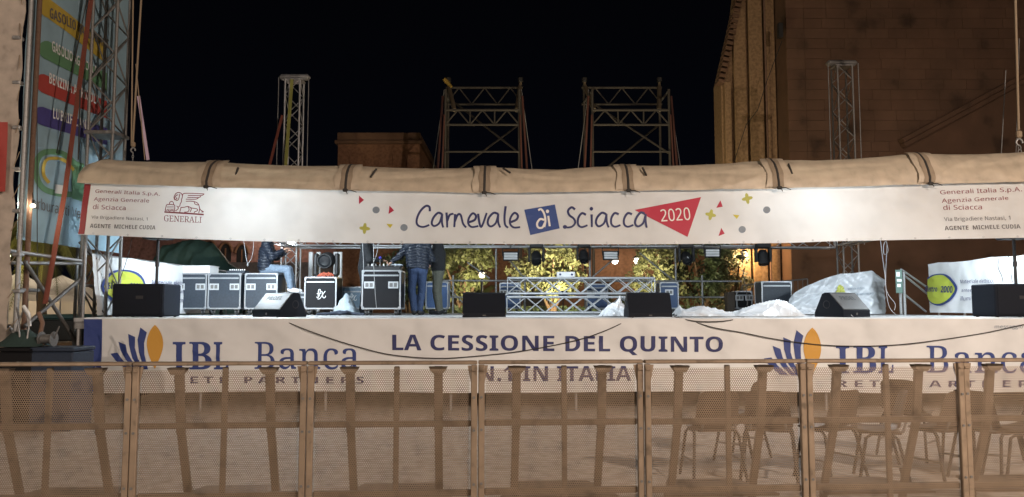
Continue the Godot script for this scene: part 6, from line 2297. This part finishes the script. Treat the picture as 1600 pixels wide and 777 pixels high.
func chairs():
	var t := thing("plastic_chair", "brown plastic shell chair with bent metal legs behind the crowd barrier", "chair", ground(1114, 7.0), 0.08, "chairs between barrier and stage")
	var m := MB.new()
	m.grid(func(u: float, v: float) -> Vector3:
		var a := (u - 0.5) * 2.0
		var hw := 0.2 - 0.02 * v
		var top := 0.80 - 0.05 * pow(absf(a), 6.0)
		return Vector3(a * hw, lerpf(0.49, top, v), 0.16 + 0.07 * v - 0.045 * a * a), 14, 10)
	m.grid(func(u: float, v: float) -> Vector3:
		var a := (u - 0.5) * 2.0
		var hw := 0.2 - 0.02 * v
		var top := 0.80 - 0.05 * pow(absf(a), 6.0)
		return Vector3(a * hw, lerpf(0.49, top, v), 0.168 + 0.07 * v - 0.045 * a * a), 14, 10)
	part(t, "backrest", m, M.plastic_chair)
	m = MB.new()
	m.grid(func(u: float, v: float) -> Vector3:
		var a := (u - 0.5) * 2.0
		return Vector3(a * 0.21, 0.45 + 0.03 * a * a - 0.02 * sin(v * PI) + 0.05 * pow(v, 5.0), lerpf(-0.22, 0.17, v)), 12, 10)
	m.bx(Vector3(0, 0.445, -0.02), Vector3(0.36, 0.02, 0.36), 0.008)
	part(t, "seat", m, M.plastic_chair)
	for s in [-1.0, 1.0]:
		m = MB.new()
		m.sweep([Vector3(s * 0.24, 0.0, -0.20), Vector3(s * 0.20, 0.40, -0.13), Vector3(s * 0.19, 0.435, -0.08), Vector3(s * 0.19, 0.435, 0.08), Vector3(s * 0.20, 0.40, 0.12), Vector3(s * 0.24, 0.0, 0.21)], [0.014, 0.014, 0.014, 0.014, 0.014, 0.014], 8)
		part(t, "leg_frame", m, M.dark)
		bar(t, "stretcher", Vector3(s * 0.222, 0.18, -0.17), Vector3(s * 0.222, 0.18, 0.17), 0.01, M.steel)
	m = MB.new()
	m.sweep([Vector3(-0.15, 0.44, 0.1), Vector3(-0.15, 0.46, 0.17), Vector3(-0.14, 0.56, 0.2)], [0.012, 0.012, 0.012], 6)
	part(t, "back_frame", m, M.steel)
	m = MB.new()
	m.sweep([Vector3(0.15, 0.44, 0.1), Vector3(0.15, 0.46, 0.17), Vector3(0.14, 0.56, 0.2)], [0.012, 0.012, 0.012], 6)
	part(t, "back_frame", m, M.steel)
	for s in [[1203.0, 7.0, -0.35], [1298.0, 7.05, 0.5], [1377.0, 6.9, 1.25], [1474.0, 7.0, 0.4], [1545.0, 6.95, -1.1], [1592.0, 6.9, 1.4], [1160.0, 7.9, 0.9], [1420.0, 8.0, -0.8]]:
		copy(t, ground(s[0], s[1]), s[2])


func market_corner():
	# lit market tents far behind the scaffold
	var specs := [[24.0, 30.0, "white peaked market tent lit from inside beyond the scaffold", 1.5], [92.0, 33.0, "beige market tent with side walls beyond the trailer", 1.9]]
	var warm := Color(1.0, 0.80, 0.56)
	for s in specs:
		var p := ground(s[0], s[1])
		var t := thing("market_tent", s[2], "tent", p, 0.0, "market tents beyond the stage")
		var h: float = s[3]
		var m := MB.new()
		for k in 4:
			var a := PI / 4 + k * PI / 2
			var b := a + PI / 2
			m.tri_out(Vector3(0, 2.9, 0), Vector3(cos(a) * h, 2.0, sin(a) * h), Vector3(cos(b) * h, 2.0, sin(b) * h), Vector3(0, 1.5, 0))
			m.quad_out(Vector3(cos(a) * h, 2.0, sin(a) * h), Vector3(cos(b) * h, 2.0, sin(b) * h), Vector3(cos(b) * h, 1.75, sin(b) * h), Vector3(cos(a) * h, 1.75, sin(a) * h), Vector3(0, 1.8, 0))
		var cl := mat(0.75, 0.70, 0.62, 0.8)
		cl.backlight_enabled = true
		cl.backlight = Color(0.5, 0.5, 0.5).linear_to_srgb()
		part(t, "roof", m, cl)
		m = MB.new()
		var hh := h * cos(PI / 4)
		m.bx(Vector3(0, 0.9, -hh), Vector3(hh * 2, 1.75, 0.02))
		part(t, "wall", m, cl)
		for k in 4:
			var a := PI / 4 + k * PI / 2
			bar(t, "pole", Vector3(cos(a) * h * 0.98, 0, sin(a) * h * 0.98), Vector3(cos(a) * h * 0.98, 1.85, sin(a) * h * 0.98), 0.03, M.galv)
		m = MB.new()
		m.bx(Vector3(0, 0.45, hh * 0.8), Vector3(hh * 1.7, 0.9, 0.6), 0.01)
		part(t, "counter", m, M.wraptarp)
		var lampp := Vector3(0, 2.1, 0)
		m = MB.new()
		m.lathe(Transform3D(Basis(), lampp), [Vector2(0, -0.07), Vector2(0.07, -0.02), Vector2(0.06, 0.04), Vector2(0, 0.08)], 10)
		part(t, "lamp_bulb", m, glow(1.0, 0.85, 0.6, 2.5))
		bar(t, "lamp_wire", lampp + Vector3(0, 0.06, 0), Vector3(0, 2.85, 0), 0.01, M.dark)
		omni(t, lampp, warm.linear_to_srgb(), 0.6, 0.05)
	# beige wall and trailer
	var m := MB.new()
	m.bx(ground(75, 36.0) + Vector3(0, 1.1, 0), Vector3(6.0, 2.2, 0.3), 0.02)
	solo("low_wall", m, M.plaster, "low beige wall lit by the market lamps", "wall")
	var t := thing("trailer", "dark utility trailer with a pale bumper parked beyond the scaffold", "trailer", ground(92, 18.5), 0.1)
	m = MB.new()
	m.bx(Vector3(0, 0.98, -1.0), Vector3(1.5, 0.5, 2.6), 0.03)
	part(t, "body", m, worn(mat(0.03, 0.032, 0.03, 0.6), M.fine, 2.0))
	m = MB.new()
	m.bx(Vector3(0, 0.62, 0.36), Vector3(1.45, 0.16, 0.12), 0.02)
	part(t, "bumper", m, M.plaster)
	for x in [-0.55, 0.6]:
		m = MB.new()
		m.tube(Vector3(x - 0.1, 0.31, -0.2), Vector3(x + 0.1, 0.31, -0.2), 0.31, 0.31, 18)
		var wl := part(t, "wheel", m, M.rubber)
		m = MB.new()
		m.tube(Vector3(x - 0.11, 0.31, -0.2), Vector3(x + 0.11, 0.31, -0.2), 0.17, 0.17, 14)
		part(wl, "rim", m, M.galv)
	bar(t, "drawbar", Vector3(0, 0.6, -2.3), Vector3(0, 0.45, -3.4), 0.04, M.steel)
	m = MB.new()
	m.bx(Vector3(-0.2, 1.29, -1.0), Vector3(1.0, 0.12, 1.8), 0.04)
	part(t, "cover", m, M.greentarp)
	palm("tall palm with golden lit fronds behind the fuel banner", ground(62, 22.0), 3.7, 34, 2.0, M.frond, 21, 1.5)
	# lantern that lights the palm and the wall
	lantern("lit globe lamp on a post under the golden palm", at(8, 400, 19.8), 1.6, Color(1.0, 0.80, 0.36), 0.12, "globe_lamp", true)
	# chests, winch and cables at the foot of the scaffold
	t = thing("storage_chest", "dark blue storage chest at the foot of the scaffold", "chest", ground(75, 9.6) + Vector3(0, 0, 0))
	var top := at(75, 543, 9.6).y
	m = MB.new()
	m.bx(Vector3(0.0, (top - 0.06) / 2, -0.25), Vector3(0.52, top - 0.06, 0.5), 0.015)
	part(t, "box", m, worn(mat(0.02, 0.034, 0.065, 0.7), M.blot, 2.0))
	m = MB.new()
	m.bx(Vector3(0.0, top - 0.028, -0.25), Vector3(0.545, 0.05, 0.52), 0.012)
	part(t, "lid", m, worn(mat(0.02, 0.034, 0.065, 0.7), M.blot, 2.0))
	t = thing("storage_chest", "black storage chest beside the dark blue chest", "chest", ground(16, 9.6))
	m = MB.new()
	m.bx(Vector3(0, (top - 0.06) / 2, -0.25), Vector3(0.46, top - 0.06, 0.5), 0.015)
	part(t, "box", m, M.laminate_black)
	m = MB.new()
	m.bx(Vector3(0, top - 0.03, -0.25), Vector3(0.48, 0.05, 0.52), 0.012)
	part(t, "lid", m, M.laminate_black)
	t = thing("hand_winch", "cable winch on the blue chest with slack grey hoses", "winch", at(66, 543, 9.7))
	m = MB.new()
	m.tube(Vector3(-0.07, 0.1, -0.1), Vector3(0.07, 0.1, -0.1), 0.06, 0.06, 14)
	part(t, "drum", m, M.steel)
	for x in [-0.11, 0.11]:
		m = MB.new()
		m.tube(Vector3(x * 0.7 - 0.005, 0.1, -0.1), Vector3(x * 0.7 + 0.005, 0.1, -0.1), 0.095, 0.095, 16)
		part(t, "flange", m, M.steel)
	bar(t, "crank", Vector3(0.08, 0.1, -0.1), Vector3(0.14, 0.26, -0.1), 0.01, M.steel)
	var k := 0
	for q in [[[32, 540], [28, 505], [36, 484], [46, 500], [42, 530], [58, 540]], [[36, 478], [44, 490], [46, 510]], [[60, 488], [66, 505], [62, 525], [70, 538]], [[26, 480], [30, 500], [24, 530], [36, 542]]]:
		m = MB.new()
		var pts := []
		var rr := []
		for p in q:
			pts.append(at(p[0], p[1], 9.72 + 0.05 * k))
			rr.append([0.012, 0.022, 0.028, 0.014][k])
		m.sweep(pts, rr, 7)
		solo("slack_hose", m, [M.galv, M.white, M.rust, M.steel][k], ["thin grey hose looped over the chests", "short white hose end above the chests", "thick rusty hose coming down to the winch", "dark hose hanging by the black chest"][k], "hose")
		k += 1
	m = MB.new()
	var cp := at(40, 530, 9.9)
	m.grid(func(u: float, v: float) -> Vector3:
		var cr := 0.06 * nz.get_noise_2d(u * 5.0, v * 4.0)
		return Vector3(cp.x + lerpf(-0.28, 0.3, u), top + 0.004 + 0.2 * sin(PI * u) * sin(PI * v) + absf(cr) * 0.6 * sin(PI * v), -9.62 - lerpf(0.0, 0.45, v)), 20, 12)
	solo("green_cloth", m, worn(mat(0.03, 0.06, 0.055, 0.8), M.blot, 2.0), "dark green cloth bundled on the storage chests", "cloth")


func cables():
	# cables slung across the stage front banner
	var runs := [[[[428, 497], [470, 512], [520, 530], [570, 545], [615, 555], [680, 560], [740, 557], [820, 548], [900, 532], [950, 515], [993, 497]], "black cable sagging across the lettering of the stage banner"],
		[[[1055, 497], [1085, 502], [1130, 502], [1165, 498]], "short black cable hanging below the white sheets"],
		[[[1065, 498], [1110, 511], [1160, 520], [1210, 530], [1270, 538], [1330, 541], [1400, 539], [1470, 531], [1540, 520], [1600, 507], [1660, 498]], "long black cable sagging across the leaf emblem of the stage banner"]]
	for r in runs:
		var pts := []
		var rr := []
		for i in r[0].size():
			var p: Array = r[0][i]
			var e: bool = i == 0 or i == r[0].size() - 1
			pts.append(front_at(p[0], p[1], 0.025 if not e else -0.06) + (Vector3(0, 0.02, 0) if e else Vector3.ZERO))
		var fine := []
		for i in pts.size() - 1:
			for k in 4:
				fine.append(pts[i].cubic_interpolate(pts[i + 1], pts[maxi(i - 1, 0)], pts[mini(i + 2, pts.size() - 1)], k / 4.0))
				rr.append(0.0075)
		fine.append(pts[-1])
		rr.append(0.0075)
		var m := MB.new()
		m.sweep(fine, rr, 6)
		solo("stage_cable", m, M.strap, r[1], "cable", "cables on the stage front")
	# hanging wires under the roof
	var hang := [[[[380, 372], [384, 400], [388, 420]], 15.2, "thin white wire hanging down to the middle flight case", "wire_pale"], [[[396, 372], [394, 400], [383, 418]], 15.2, "pale wire hanging beside the seated person", "wire_pale"],
		[[[566, 376], [568, 420], [566, 460], [563, 483]], 14.2, "thin wire hanging in front of the person in dark clothes", "wire_pale"], [[[583, 376], [584, 420], [587, 470], [589, 485]], 14.2, "long thin wire hanging in front of the mixing desk case", "galv"], [[[592, 376], [589, 395], [583, 412]], 14.2, "slack wire hanging over the mixing desk", "wire_pale"],
		[[[206, 372], [198, 405], [186, 440], [178, 460], [176, 492]], 12.3, "black cable hanging to the subwoofer near the fuel banner", "strap"], [[[1376, 374], [1379, 400], [1383, 430], [1385, 455], [1390, 480], [1402, 494]], 12.6, "pale cable hanging down in front of the draped banner", "wire_pale"],
		[[[1385, 378], [1388, 392], [1382, 398], [1381, 384], [1386, 380], [1384, 440], [1388, 460], [1399, 475], [1397, 487]], 12.7, "coiled white cable hanging from the valance near the stair railing", "wire_pale"], [[[1160, 380], [1161, 420], [1164, 445], [1168, 465], [1167, 493]], 13.0, "thin wire hanging over the large white sheet", "strap"],
		[[[1561, 404], [1560, 418], [1566, 432], [1568, 444]], 12.3, "looped wire on the pole near the church", "strap"], [[[1576, 398], [1579, 420], [1583, 446]], 12.25, "thin wire beside the pole near the church", "strap"],
		[[[1330, 492], [1338, 499], [1350, 503], [1362, 502], [1372, 496]], 11.6, "white cable end dangling over the stage edge by the wedge monitor", "wire_pale"]]
	for h in hang:
		var pts := []
		var rr := []
		for i in h[0].size() - 1:
			for k in 4:
				var a := Vector2(h[0][i][0], h[0][i][1])
				var b := Vector2(h[0][i + 1][0], h[0][i + 1][1])
				var p := Vector2(h[0][maxi(i - 1, 0)][0], h[0][maxi(i - 1, 0)][1])
				var n := Vector2(h[0][mini(i + 2, h[0].size() - 1)][0], h[0][mini(i + 2, h[0].size() - 1)][1])
				var q := a.cubic_interpolate(b, p, n, k / 4.0)
				pts.append(at(q.x, q.y, h[1]))
				rr.append(0.0045)
		var m := MB.new()
		m.sweep(pts, rr, 6)
		solo("hanging_wire", m, M[h[3]], h[2], "wire", "wires hanging under the roof")
